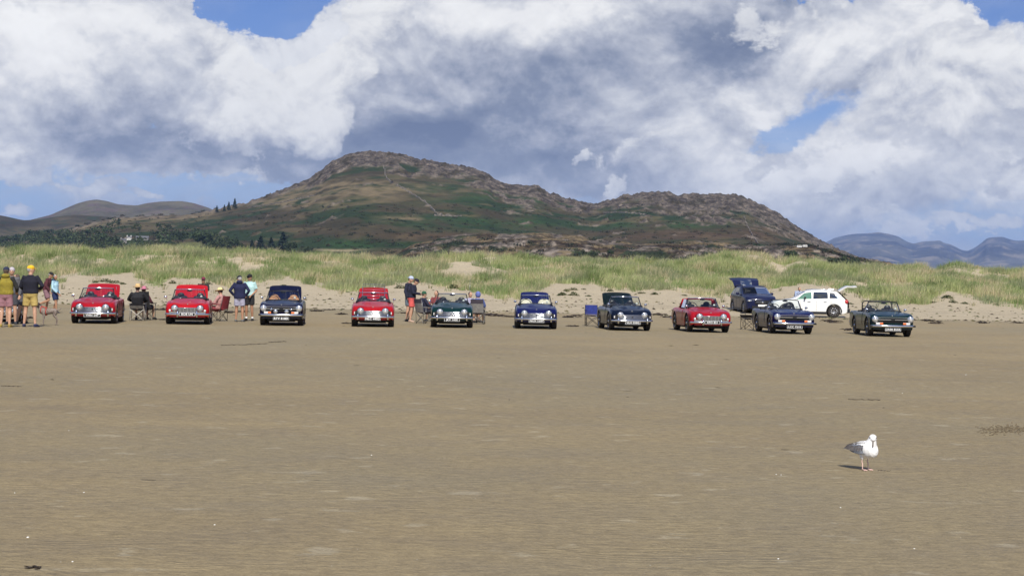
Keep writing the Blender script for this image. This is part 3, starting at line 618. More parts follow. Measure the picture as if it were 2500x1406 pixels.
# disturbed sand, shells, twigs of the foreshore
dug = mat('turned sand', (.155, .120, .070), .9, noise=.35, nscale=30, bump=.8, bscale=80)
mb = MB(); r = random.Random(4)
for k in range(420):
    px, py = 2385+r.random()**.7*190, 1049+r.gauss(0, 5)
    w = max(0.0, min(1, (px-2330)/110)); py += (px-2450)*-.03; g = ground(px, py)
    mb.ball((g.x, g.y+r.gauss(0, .07), .002), (r.uniform(.006, .022), r.uniform(.006, .018), r.uniform(.003, .010)*(.4+w)), 6, 4, Matrix.Rotation(r.uniform(-1, 1), 3, 'Z'))
tag(mb.build('turned_sand', dug), 'low heap of freshly dug rough sand at the right edge', kind='stuff')
shell_m = mat('bleached shell', (.78, .76, .70), .4)
for i, (p, q, s) in enumerate([(907,1111,.010),(68,1312,.013),(177,1371,.010),(168,1051,.008),(205,1202,.009),(1895,1158,.010),(2358,915,.014),(2203,960,.012),(2052,1239,.010),(1907,1159,.008),(524,1281,.009),(36,1203,.008),(2232,1339,.008),(1900,1364,.009)]):
    g = ground(p, q); mb = MB(); mb.ball((0, 0, .3), (1, .75, .5), 9, 6); o = mb.build('shell', shell_m, None, g, (0, 0, i)); s *= .75; o.scale = (s, s, s)
    tag(o, 'x', 'shell', 'white shells scattered on the foreshore'); SHI.append((p+q*.001, o))
ordinal(SHI, 'tiny white shell on the bare foreshore sand', False)
def weed_strip(p0, p1, lab, thick=.006, wob=.03, n=14, hz=.006):
    a, b_ = ground(*p0), ground(*p1); r = random.Random(p0[0]); mb = MB()
    mb.tube([a.lerp(b_, k/n)+Vector((0, r.uniform(-wob, wob), thick+r.random()*hz)) for k in range(n+1)], [thick*r.uniform(.5, 1.5) for k in range(n+1)], 5)
    for k in range(5):
        q = a.lerp(b_, r.random()); mb.tube([q, q+Vector((r.uniform(-8, 8)*thick, r.uniform(-10, 10)*thick, thick*1.5))], [thick, thick*.4], 4)
    o = mb.build('weed_strand', seaw); tag(o, lab, 'seaweed'); return o
weed_strip((80, 1385), (98, 1389), 'short dark twig of weed at the bottom left corner of the beach', .006, .01, 5)
weed_strip((2144, 1149), (2176, 1150), 'thin brown squiggle of weed beside the feet of the gull', .002, .016, 12)
weed_strip((2070, 975), (2150, 977), 'broken line of dark weed on the sand beyond the gull', .004, .03, 16)
weed_strip((0, 942), (52, 944), 'thin dark weed line at the left edge of the middle beach', .003, .05, 12)
weed_strip((540, 843), (650, 840), 'long thin strand of weed in front of the navy car with spotlights', .006, .25, 24)
weed_strip((655, 836), (700, 834), 'short thick weed strand right of a longer thin one', .007, .15, 14)

# ---------------------------------------------------------------- woods, trees and bushes
leafm = plant_mat('tree leaves', 0.12, 0.8); bark = mat('bark', (.075, .055, .04), .9, noise=.4)
def crown_pts(r, n, kind):
    if kind == 'c':
        h = r.random(n)**1.25; a = r.uniform(0, 2*np.pi, n); tier = 0.75+0.25*np.cos(h*38); q = (1-h)*0.30*tier*np.sqrt(r.uniform(.25, 1, n))+.01
        return np.stack([np.cos(a)*q, np.sin(a)*q, .10+h*.9], -1)
    nl = 9; cc = np.stack([r.normal(0, .20, nl), r.normal(0, .20, nl), r.uniform(.36, .78, nl)], -1); rr = r.uniform(.13, .25, nl)
    k = r.integers(0, nl, n); d = r.normal(0, 1, (n, 3)); d /= np.linalg.norm(d, axis=1)[:, None]; rad = rr[k]*r.uniform(.55, 1.05, n)
    p = cc[k]+d*rad[:, None]*np.array([1.15, 1.15, .85]); p[:, 2] = np.clip(p[:, 2], .12, 1.0); return p
def leaf_faces(P, s, r, col, var=.45):
    n = len(P); d1 = r.normal(0, 1, (n, 3)); d1 /= np.linalg.norm(d1, axis=1)[:, None]; d2 = r.normal(0, 1, (n, 3)); d2 -= (d2*d1).sum(1)[:, None]*d1; d2 /= np.linalg.norm(d2, axis=1)[:, None]
    s = s*r.uniform(.6, 1.35, (n, 1)); V = np.stack([P-d1*s, P-d2*s*.7, P+d1*s, P+d2*s*.7], 1); C = np.asarray(col)*r.uniform(1-var, 1+var, (n, 1)); return V.reshape(-1, 3), C
def tree_mesh(kind, seed, n, col):
    r = np.random.default_rng(seed); P = crown_pts(r, n, kind); V, C = leaf_faces(P, .045 if kind == 'b' else .038, r, col)
    return np_mesh('crown', V, np.arange(n)[:, None]*4+np.array([0, 1, 2, 3]), False, {'col': np.repeat(C, 4, 0)})
TB = [tree_mesh('b', 20+i, 900, (.042, .062, .024)) for i in range(3)]; TC = [tree_mesh('c', 40+i, 800, (.026, .044, .024)) for i in range(2)]
mb = MB(); mb.tube([(0, 0, -.05), (.01, 0, .2), (.0, .01, .45)], [.035, .028, .018], 7); mb.tube([(0, 0, .25), (.12, .03, .5)], [.018, .008], 5); mb.tube([(0, 0, .3), (-.13, .04, .52)], [.016, .007], 5); trunk_b = mb.mesh('trunk')
mb = MB(); mb.tube([(0, 0, -.05), (0, 0, .5), (0, 0, .97)], [.024, .014, .003], 6); trunk_c = mb.mesh('trunk')
def plant_tree(tab, px, py, hpx, kind, label, cat='tree', name=None, wide=1.0):
    p = on(tab, px, py); hpx = hpx*1.25; h = hpx/FPX*p.y; e = empty(name or ('conifer_tree' if kind == 'c' else 'broadleaf_tree'), p, px*.37)
    i = int(px) % (2 if kind == 'c' else 3)
    a = link('crown', (TC if kind == 'c' else TB)[i], leafm, e); a.scale = (h*wide, h*wide, h); b_ = link('trunk', trunk_c if kind == 'c' else trunk_b, bark, e); b_.scale = (h, h, h)
    tag(e, label, cat, 'trees at the foot of the hill' if cat == 'tree' else 'bushes on the lower slopes'); return e
for t in [(TM,415,612,24,'b','round dark tree at the left end of the yellow-green field'),(TM,495,609,42,'b','tall spreading tree right of the yellow-green field'),(TM,532,614,24,'b','low bushy tree just right of the tall spreading tree'),(TM,575,611,26,'b','rounded tree left of the dark conifer group'),(TM,612,615,32,'c','shortest and leftmost conifer of the group left of the hill'),(TM,636,614,42,'c','second conifer from the left, growing behind the dune grass'),(TM,661,616,40,'c','third conifer from the left in the dark group'),(TM,690,615,54,'c','tallest dark conifer, at the right of the group'),(TM,708,620,30,'b','dark bushy tree against the right side of the tallest conifer'),(TM,752,620,17,'b','small round tree on the green slope right of the conifers'),
    (TM,1064,624,22,'b','left tree of the dark trio at the foot of the main peak'),(TM,1087,626,25,'b','middle tree of the dark trio at the foot of the main peak'),(TM,1112,628,23,'b','right tree of the dark trio at the foot of the main peak'),(TM,527,518,13,'c','leftmost small conifer on the skyline left of the peak'),(TM,545,516,13,'c','second small conifer on the skyline left of the peak'),(TM,557,514,17,'c','third small conifer on the skyline left of the peak'),(TM,571,510,20,'c','tallest and rightmost conifer on the skyline left of the peak')]:
    plant_tree(t[0], t[1], t[2], t[3]*(.72 if t[4] == 'c' and t[2] > 580 else 1), t[4], t[5], wide=1.7 if t[4] == 'c' and t[2] > 580 else 1.15)
for t in [(1448,634,21,'dark round bush in front of the rocky knoll, centre right'),(1420,628,16,'smaller bush left of the dark round bush on the knoll'),(1491,626,14,'small green bush right of the dark round one'),(1724,640,22,'dark bush just left of the highest dune'),(1932,640,30,'dark bush rising behind the sandy gap in the dunes'),(2034,654,26,'left part of the dark thicket at the end of the knoll'),(2062,658,30,'tallest bush of the thicket at the end of the knoll'),(2086,658,24,'right hand bush of the thicket at the end of the knoll')]:
    plant_tree(TK, t[0], t[1], t[2], 'b', t[3], 'bush', 'bush', 1.25)
r = np.random.default_rng(77); VV = []; CC = []
top = lambda p: np.interp(p, [-200, 0, 60, 130, 180, 240, 290, 330, 400, 470, 560], [560, 570, 567, 572, 574, 560, 545, 552, 556, 566, 590])
k = 0; centres = []
while k < 520:
    p = r.uniform(-160, 560); q = r.uniform(top(p)-2, 612)
    if p > 180 and r.random() < 0.45+0.3*(q < 575): continue
    if 425 < p < 505 and 588 < q: continue
    if 285 < p < 372 and 570 < q < 592: continue
    g = on(TM, p, q+4); h = r.uniform(7, 13); n = 70; cp = crown_pts(r, n, 'b')*h*np.array([1.2, 1.2, 1.0])+np.array(g)
    col = np.array([.038, .058, .024])*r.uniform(.7, 1.5)+np.array([.012, .006, 0])*r.random()
    V, C = leaf_faces(cp, .11*h, r, col); VV.append(V); CC.append(np.repeat(C, 4, 0)); k += 1
VV = np.concatenate(VV); CC = np.concatenate(CC)
tag(link('woodland', np_mesh('woodland', VV, np.arange(len(VV)//4)[:, None]*4+np.array([0, 1, 2, 3]), False, {'col': CC}), leafm), 'dark broadleaf woodland below the left end of the hill', kind='stuff')
# gorse and heather hummocks over the slopes
VV = []; CC = []
for k in range(1500):
    p = r.uniform(0, 2150); q = max(r.uniform(500, 640), np.interp(p, [0, 1700, 1850, 2000, 2150], [500, 500, 530, 610, 650])); tab = TK if (p > 1000 and q > 585) else TM
    g = on(tab, p, q); sc_ = r.uniform(1.0, 3.0); n = 34; P = r.normal(0, .5, (n, 3))*sc_*np.array([1.5, 1, .5])+np.array(g)+np.array([0, 0, .5])
    V, C = leaf_faces(P, .26*sc_, r, (.030, .040, .018) if r.random() < .6 else (.06, .045, .025)); VV.append(V); CC.append(np.repeat(C, 4, 0))
VV = np.concatenate(VV); CC = np.concatenate(CC)
tag(link('hill_scrub', np_mesh('hill_scrub', VV, np.arange(len(VV)//4)[:, None]*4+np.array([0, 1, 2, 3]), False, {'col': CC}), leafm), 'dark gorse and heather scattered over the slopes', kind='stuff')
# ---------------------------------------------------------------- dry stone walls, farm and caravans
stone = mat('wall stone', (.165, .145, .12), .9, noise=.4, nscale=.6)
def stone_wall(tab, pts, label, hgt=1.8):
    P = []
    for (a, b_) in zip(pts[:-1], pts[1:]):
        n = max(2, int(math.hypot(b_[0]-a[0], b_[1]-a[1])/3))
        for k in range(n): P.append(on(tab, a[0]+(b_[0]-a[0])*k/n, a[1]+(b_[1]-a[1])*k/n))
    P.append(on(tab, *pts[-1])); mb = MB(); r = random.Random(int(pts[0][0])); rows = []
    for p in P:
        h = hgt*.75*r.uniform(.5, 1.35); w = .6
        rows.append([p+Vector((-w, -w, -1.5)), p+Vector((-w*.7, -w*.7, h)), p+Vector((w*.7, w*.7, h)), p+Vector((w, w, -1.5))])
    mb.grid(rows, False); tag(mb.build('stone_wall', stone), label, 'stone wall', 'dry stone walls on the hillside')
stone_wall(TM, [(933,408),(934,425),(942,440),(962,452),(985,464)], 'dry stone wall dropping from the top of the main peak', 2.6)
stone_wall(TM, [(985,464),(1015,482),(1035,495),(1050,510),(1066,524),(1078,527)], 'dry stone wall slanting down the middle of the main hill', 2.4)
stone_wall(TM, [(1057,527),(1090,528),(1125,529)], 'short level stone wall at the foot of the slanting one', 2.2)
stone_wall(TM, [(1813,530),(1822,552),(1834,575),(1848,596)], 'stone wall running down the right hand slope to the knoll', 1.8)
stone_wall(TM, [(1470,521),(1500,519),(1540,521),(1575,525)], 'stone wall below the crags of the second summit', 2.2)
stone_wall(TM, [(600,508),(640,502),(690,494),(735,484),(770,476)], 'long stone wall along the left shoulder of the hill', 1.8)
whitew = mat('whitewash', (.66, .64, .60), .9); slate = mat('slate roof', (.11, .11, .12), .7); winm = mat('dark window', (.02, .025, .03), .2)
def house(px, py, wpx, label, rz, wallm, name='farmhouse', chim=True, tab=TM, h=.52, dep=.55):
    p = on(tab, px, py); w = wpx/FPX*p.y; e = empty(name, p, rz); hh = w*h; d = w*dep
    mb = MB(); mb.box((0, 0, hh/2-.5), (w, d, hh+1)); mb.add([(-w/2, -d/2, hh), (-w/2, d/2, hh), (-w/2, 0, hh+d*.45), (w/2, -d/2, hh), (w/2, d/2, hh), (w/2, 0, hh+d*.45)], [(0, 1, 2), (3, 5, 4)]); mb.build('wall', wallm, e)
    mb = MB(); o = .25
    for s in (-1, 1): mb.add([(-w/2-o, s*(d/2+o), hh-o*.9), (w/2+o, s*(d/2+o), hh-o*.9), (w/2+o, 0, hh+d*.45), (-w/2-o, 0, hh+d*.45), (-w/2-o, s*(d/2+o), hh-o*.9+.2), (w/2+o, s*(d/2+o), hh-o*.9+.2), (w/2+o, 0, hh+d*.45+.2), (-w/2-o, 0, hh+d*.45+.2)], [(0, 1, 2, 3), (4, 5, 6, 7), (0, 1, 5, 4), (0, 3, 7, 4), (1, 2, 6, 5)])
    rf = mb.build('roof', slate, e)
    if chim:
        for s in (-1, 1): mb = MB(); mb.box((s*w*.42, 0, hh+d*.45+.5), (.9, .9, 1.8)); mb.box((s*w*.42, 0, hh+d*.45+1.45), (1.05, 1.05, .15)); mb.build('chimney', wallm, rf)
    for s in (-.3, .3):
        mb = MB(); mb.box((s*w, -d/2-.03, hh*.62), (w*.14, .08, hh*.24)); mb.build('window', winm, e)
    mb = MB(); mb.box((0, -d/2-.03, hh*.28), (w*.12, .08, hh*.52)); mb.build('door', winm, e)
    return tag(e, label, 'house')
house(299, 594, 15, 'small stone house with a white gable among the trees', .9, mat('pale stone', (.36, .33, .29), .9))
house(312, 586, 11, 'white cottage with chimneys half hidden by dark trees', .2, whitew)
house(345, 586, 30, 'long grey barn with a slate roof right of the cottage', .1, mat('grey stone', (.2, .19, .18), .9), 'barn', False, h=.2, dep=.3)
for i, (px, lab) in enumerate([(1951, 'left of two white caravans parked on top of the knoll'), (1964, 'right of two white caravans parked on top of the knoll')]):
    p = on(TK, px, 606); e = empty('caravan', p+Vector((0, 0, .2)), .1); w = 4.0
    mb = MB(); pr = [(-2, .5), (-2.05, 1.3), (-1.7, 2.2), (1.7, 2.3), (2.05, 1.3), (2, .5)]
    mb.add([(x, -1, z) for x, z in pr]+[(x, 1, z) for x, z in pr], [tuple(range(6)), tuple(range(11, 5, -1))]+[(k, (k+1) % 6, (k+1) % 6+6, k+6) for k in range(6)]); mb.build('body', whitew, e)
    for x in (-1.1, .2, 1.2): mb = MB(); mb.box((x, -1.02, 1.6), (.7, .06, .5)); mb.build('window', winm, e)
    mb = MB(); mb.lathe([(-1.02, .3), (-.8, .3)], (0, 0, .3), 'Y', 12); mb.lathe([(.8, .3), (1.02, .3)], (0, 0, .3), 'Y', 12); mb.build('wheel', M['tyre'], e)
    tag(e, lab, 'caravan', 'white caravans on the knoll')

# ================================================================ classic roadsters
CACHE = {}
def spline(xs, ks, vs):
    """monotone-ish cubic through knots"""
    ks = np.asarray(ks, float); vs = np.asarray(vs, float); d = np.zeros(len(ks)); sl = np.diff(vs)/np.diff(ks)
    for i in range(1, len(ks)-1): d[i] = 0 if sl[i-1]*sl[i] <= 0 else 2*sl[i-1]*sl[i]/(sl[i-1]+sl[i])
    d[0], d[-1] = sl[0], sl[-1]
    xs = np.clip(np.asarray(xs, float), ks[0], ks[-1]); i = np.clip(np.searchsorted(ks, xs)-1, 0, len(ks)-2)
    h = ks[i+1]-ks[i]; t = (xs-ks[i])/h
    return vs[i]*(1+2*t)*(1-t)**2+d[i]*h*t*(1-t)**2+vs[i+1]*t*t*(3-2*t)+d[i+1]*h*t*t*(t-1)
AX_F, AX_R, WR, ARCH = 0.72, 2.96, 0.315, 0.365      # axle stations, wheel radius, arch radius
def shell(tr6):
    """Body as a loft: station s runs from nose to tail, profile t from sill to centreline."""
    if tr6:
        S = np.concatenate([[0, .02, .05], np.linspace(.1, 3.95, 130), [4.0, 4.02]]); L = 4.02
        kw = ([0, .05, .2, .6, 3.2, 3.9, 4.02], [.66, .705, .735, .745, .745, .73, .70])
        kf = ([0, .04, .12, .5, 1.0, 1.4, 2.7, 3.3, 3.9, 4.02], [.60, .70, .745, .79, .81, .81, .81, .83, .82, .74])
        kb = ([0, .03, .10, .3, .8, 1.38, 2.7, 3.3, 3.9, 4.02], [.58, .64, .685, .73, .79, .845, .84, .83, .80, .72])
        kz = ([0, .1, .4, 3.6, 4.02], [.30, .26, .215, .22, .33])
    else:
        S = np.concatenate([[0, .02, .05], np.linspace(.1, 3.82, 130), [3.88, 3.92]]); L = 3.92
        kw = ([0, .04, .15, .5, 3.2, 3.8, 3.92], [.60, .67, .715, .735, .735, .70, .64])
        kf = ([0, .04, .12, .45, .9, 1.4, 2.0, 2.7, 3.2, 3.8, 3.92], [.55, .63, .69, .755, .79, .80, .79, .81, .82, .76, .62])
        kb = ([0, .03, .10, .3, .8, 1.38, 2.7, 3.2, 3.7, 3.92], [.57, .605, .65, .715, .80, .86, .86, .84, .77, .62])
        kz = ([0, .1, .4, 3.6, 3.92], [.30, .25, .215, .22, .33])
    w = spline(S, *kw); hf = spline(S, *kf); hb = spline(S, *kb); zb = spline(S, *kz)
    for ax in (AX_F, AX_R):
        a = np.maximum(ARCH**2-(S-ax)**2, 0); zb = np.maximum(zb, np.where(a > 0, WR-.01+np.sqrt(a), 0))
    n = 26; P = np.zeros((len(S), n, 3))
    for i in range(len(S)):
        W_, F, B, Z0 = w[i], hf[i], hb[i], zb[i]; zs = [Z0, Z0+(F-Z0)*.22, min(max(.50, Z0+.02+(F-Z0)*.3), F-.12), F-.10, F-.035, F, (F*.985+B*.0), B-.015 if B > F else F*.5+B*.5-.012, B-.004, B]
        tuck = .96 if Z0 < .4 else 1.0
        crown = .90 if tr6 else .87
        xsq = [W_*tuck, W_*.992, W_, W_*.985, W_*(.965 if tr6 else .95), W_*crown, W_*(crown-.10), W_*.66, W_*.33, 0]
        k = np.linspace(0, 1, len(zs)); tt = np.linspace(0, 1, n)
        P[i, :, 0] = np.interp(tt, k, xsq); P[i, :, 2] = np.interp(tt, k, zs)
        if i < 3 or True:
            x = P[i, :, 0]; e = (x/.735)**2
            P[i, :, 1] = S[i]+(.10 if not tr6 else .06)*e*math.exp(-S[i]/.5)-(.10 if not tr6 else .05)*e*math.exp(-(L-S[i])/.4)
        if not tr6:
            x = P[i, :, 0]; top = np.clip((P[i, :, 2]-.45)/.12, 0, 1)
            P[i, :, 2] += top*.060*np.exp(-((x-.42)/.115)**2)*math.exp(-(max(S[i]-.04, 0)/.32)**2)
    k = np.array([.25, .5, .25]); Q = P.copy()
    Q[:, 2:-1] = P[:, 1:-2]*.25+P[:, 2:-1]*.5+P[:, 3:]*.25
    return S, Q, L
def car_meshes(tr6, kind):
    S, P, L = shell(tr6); S0 = AX_F; D = {}
    ns, nt = P.shape[:2]
    full = np.concatenate([P, P[:, -2::-1]*np.array([-1, 1, 1])], 1); full[..., 1] -= S0    # car frame: front axle at y=0
    m = full.shape[1]; Nn = np.cross(np.gradient(full, axis=0), np.gradient(full, axis=1)); Nn /= np.maximum(np.linalg.norm(Nn, axis=-1, keepdims=True), 1e-9)
    if Nn[ns//3, nt-1, 2] < 0: Nn = -Nn
    mb = MB(); vs = full.reshape(-1, 3).tolist(); fs = []
    for i in range(ns-1):
        for j in range(m-1):
            c = (full[i, j]+full[i+1, j+1])/2; s = c[1]+S0
            if 1.46 < s < 2.62 and abs(c[0]) < .63 and c[2] > .55: continue
            fs.append((i*m+j, i*m+j+1, (i+1)*m+j+1, (i+1)*m+j))
    mb.add(vs, fs, True)
    for i, z0 in ((0, .24), (ns-1, .30)):      # nose and tail panels
        e = full[i]; q = e.copy(); q[:, 2] = np.minimum(z0, e[:, 2]); mb.grid([e.tolist(), q.tolist()], False)
    D['body'] = mb.mesh('body')
    def patch(s0, s1, t0, t1, off, name, both=True, shrink=0):
        i = [a for a in range(ns) if s0 <= S[a] <= s1]; out = MB()
        for (a, b_) in ((t0, t1), (m-1-t1, m-1-t0)) if both else ((t0, t1),):
            rows = [(full[k, a:b_+1]+Nn[k, a:b_+1]*off).tolist() for k in i]; n = len(rows[0])
            base = [(full[k, a:b_+1]).tolist() for k in i]
            ring = [rows[0]]+[[r_[0], r_[-1]] for r_ in rows]
            out.grid(rows, True)
            out.grid([rows[0], base[0]], False); out.grid([rows[-1], base[-1]], False); out.grid([[r_[0] for r_ in rows], [r_[0] for r_ in base]], False); out.grid([[r_[-1] for r_ in rows], [r_[-1] for r_ in base]], False)
            if name == 'door': D['door'+str((a > m//2)*1)] = out.mesh('door'); out = MB()
        return out.mesh(name) if out.v else None
    patch(1.52, 2.50, 4, 12, .006, 'door')
    D['bonnet'] = patch(.10, 1.30, nt-9, m-1-(nt-9), .006, 'bonnet', False)
    D['boot'] = patch(2.96, 3.66 if not tr6 else 3.86, nt-9, m-1-(nt-9), .006, 'boot_lid', False)
    def surf(s, x):   # height of the top surface
        i = int(np.argmin(abs(S-s))); row = P[i, nt//3:]; o = np.argsort(row[:, 0]); return float(np.interp(abs(x), row[o, 0], row[o, 2]))
    D['surf'] = surf; D['L'] = L
    # dark seams round door, bonnet and boot
    mb = MB()
    def seam(pts): mb.tube(pts, .006, 4, flat=.6)
    for sgn in (0, 1):
        j0, j1 = (3, 13) if sgn == 0 else (m-1-3, m-1-13); r_ = range(min(j0, j1), max(j0, j1)+1)
        for s in (1.50, 2.53): i = int(np.argmin(abs(S-s))); seam([full[i, j]+Nn[i, j]*.001 for j in r_])
        seam([full[i, j0]+Nn[i, j0]*.001 for i in range(ns) if 1.50 <= S[i] <= 2.53])
    for (s0, s1) in ((.085, 1.32), (2.93, 3.72 if not tr6 else 3.9)):
        for j in (nt-10, m-1-(nt-10)): seam([full[i, j] for i in range(ns) if s0 <= S[i] <= s1])
        i = int(np.argmin(abs(S-s1))); seam([full[i, j] for j in range(nt-10, m-(nt-10))])
    D['seam'] = mb.mesh('panel_seam')
    return D
CAR = {False: car_meshes(False, 0), True: car_meshes(True, 0)}
def wheel_meshes(wire):
    t = MB(); t.lathe([(-.085, .205), (-.097, .235), (-.097, .275), (-.086, .302), (-.068, .313), (.068, .313), (.086, .302), (.097, .275), (.097, .235), (.085, .205)], seg=30)
    for k in range(30):
        a = 2*math.pi*k/30
        t.box((0, math.cos(a)*.313, math.sin(a)*.313), (.13, .022, .010), Matrix.Rotation(a-math.pi/2, 3, 'X'))
    for o in (-.035, 0, .035): t.lathe([(o-.004, .3145), (o+.004, .3145)], seg=30)
    r_ = MB(); r_.lathe([(.045, .207), (.088, .214), (.092, .200), (.070, .185), (.05, .18), (-.05, .18), (-.085, .205)], seg=28)
    if wire:
        for k in range(24):
            a = 2*math.pi*k/24; b_ = a+.28*(1 if k % 2 else -1)
            r_.tube([(.085 if k % 2 else .05, math.cos(b_)*.04, math.sin(b_)*.04), (.05, math.cos(a)*.188, math.sin(a)*.188)], .0045, 4)
    else:
        r_.lathe([(.0, .185), (.055, .17), (.065, .12), (.05, .07), (.06, .0)], seg=28)
        for k in range(8):
            a = 2*math.pi*k/8; r_.box((.068, math.cos(a)*.125, math.sin(a)*.125), (.02, .06, .03), Matrix.Rotation(a, 3, 'X'))
    h = MB(); h.lathe([(.05, .055), (.085, .05), (.105, .03), (.11, .0)], seg=14)
    if wire: h.box((.10, 0, 0), (.02, .13, .022)); h.box((.10, 0, 0), (.02, .022, .11))
    return t.mesh('tyre'), r_.mesh('rim'), h.mesh('hub_cap')
WH = {w: wheel_meshes(w) for w in (True, False)}
def text_mesh(s, size, bold=.012, extr=.002, name='lettering'):
    cu = bpy.data.curves.new('t', 'FONT'); cu.body = s; cu.size = size; cu.align_x = 'CENTER'; cu.align_y = 'CENTER'; cu.offset = bold*size; cu.extrude = extr; cu.space_character = 1.08; cu.resolution_u = 3
    o = bpy.data.objects.new('t', cu); COL.objects.link(o); dg = bpy.context.evaluated_depsgraph_get(); me = bpy.data.meshes.new_from_object(o.evaluated_get(dg)); bpy.data.objects.remove(o); me.name = name; return me
def quad_glass(pts, name, material, parent, thick=.006):
    mb = MB(); n = len(pts); c = Vector((0, -thick, 0)); mb.add([Vector(p) for p in pts]+[Vector(p)-c for p in pts], [tuple(range(n)), tuple(range(2*n-1, n-1, -1))]+[(k, (k+1) % n, (k+1) % n+n, k+n) for k in range(n)])
    return mb.build(name, material, parent)

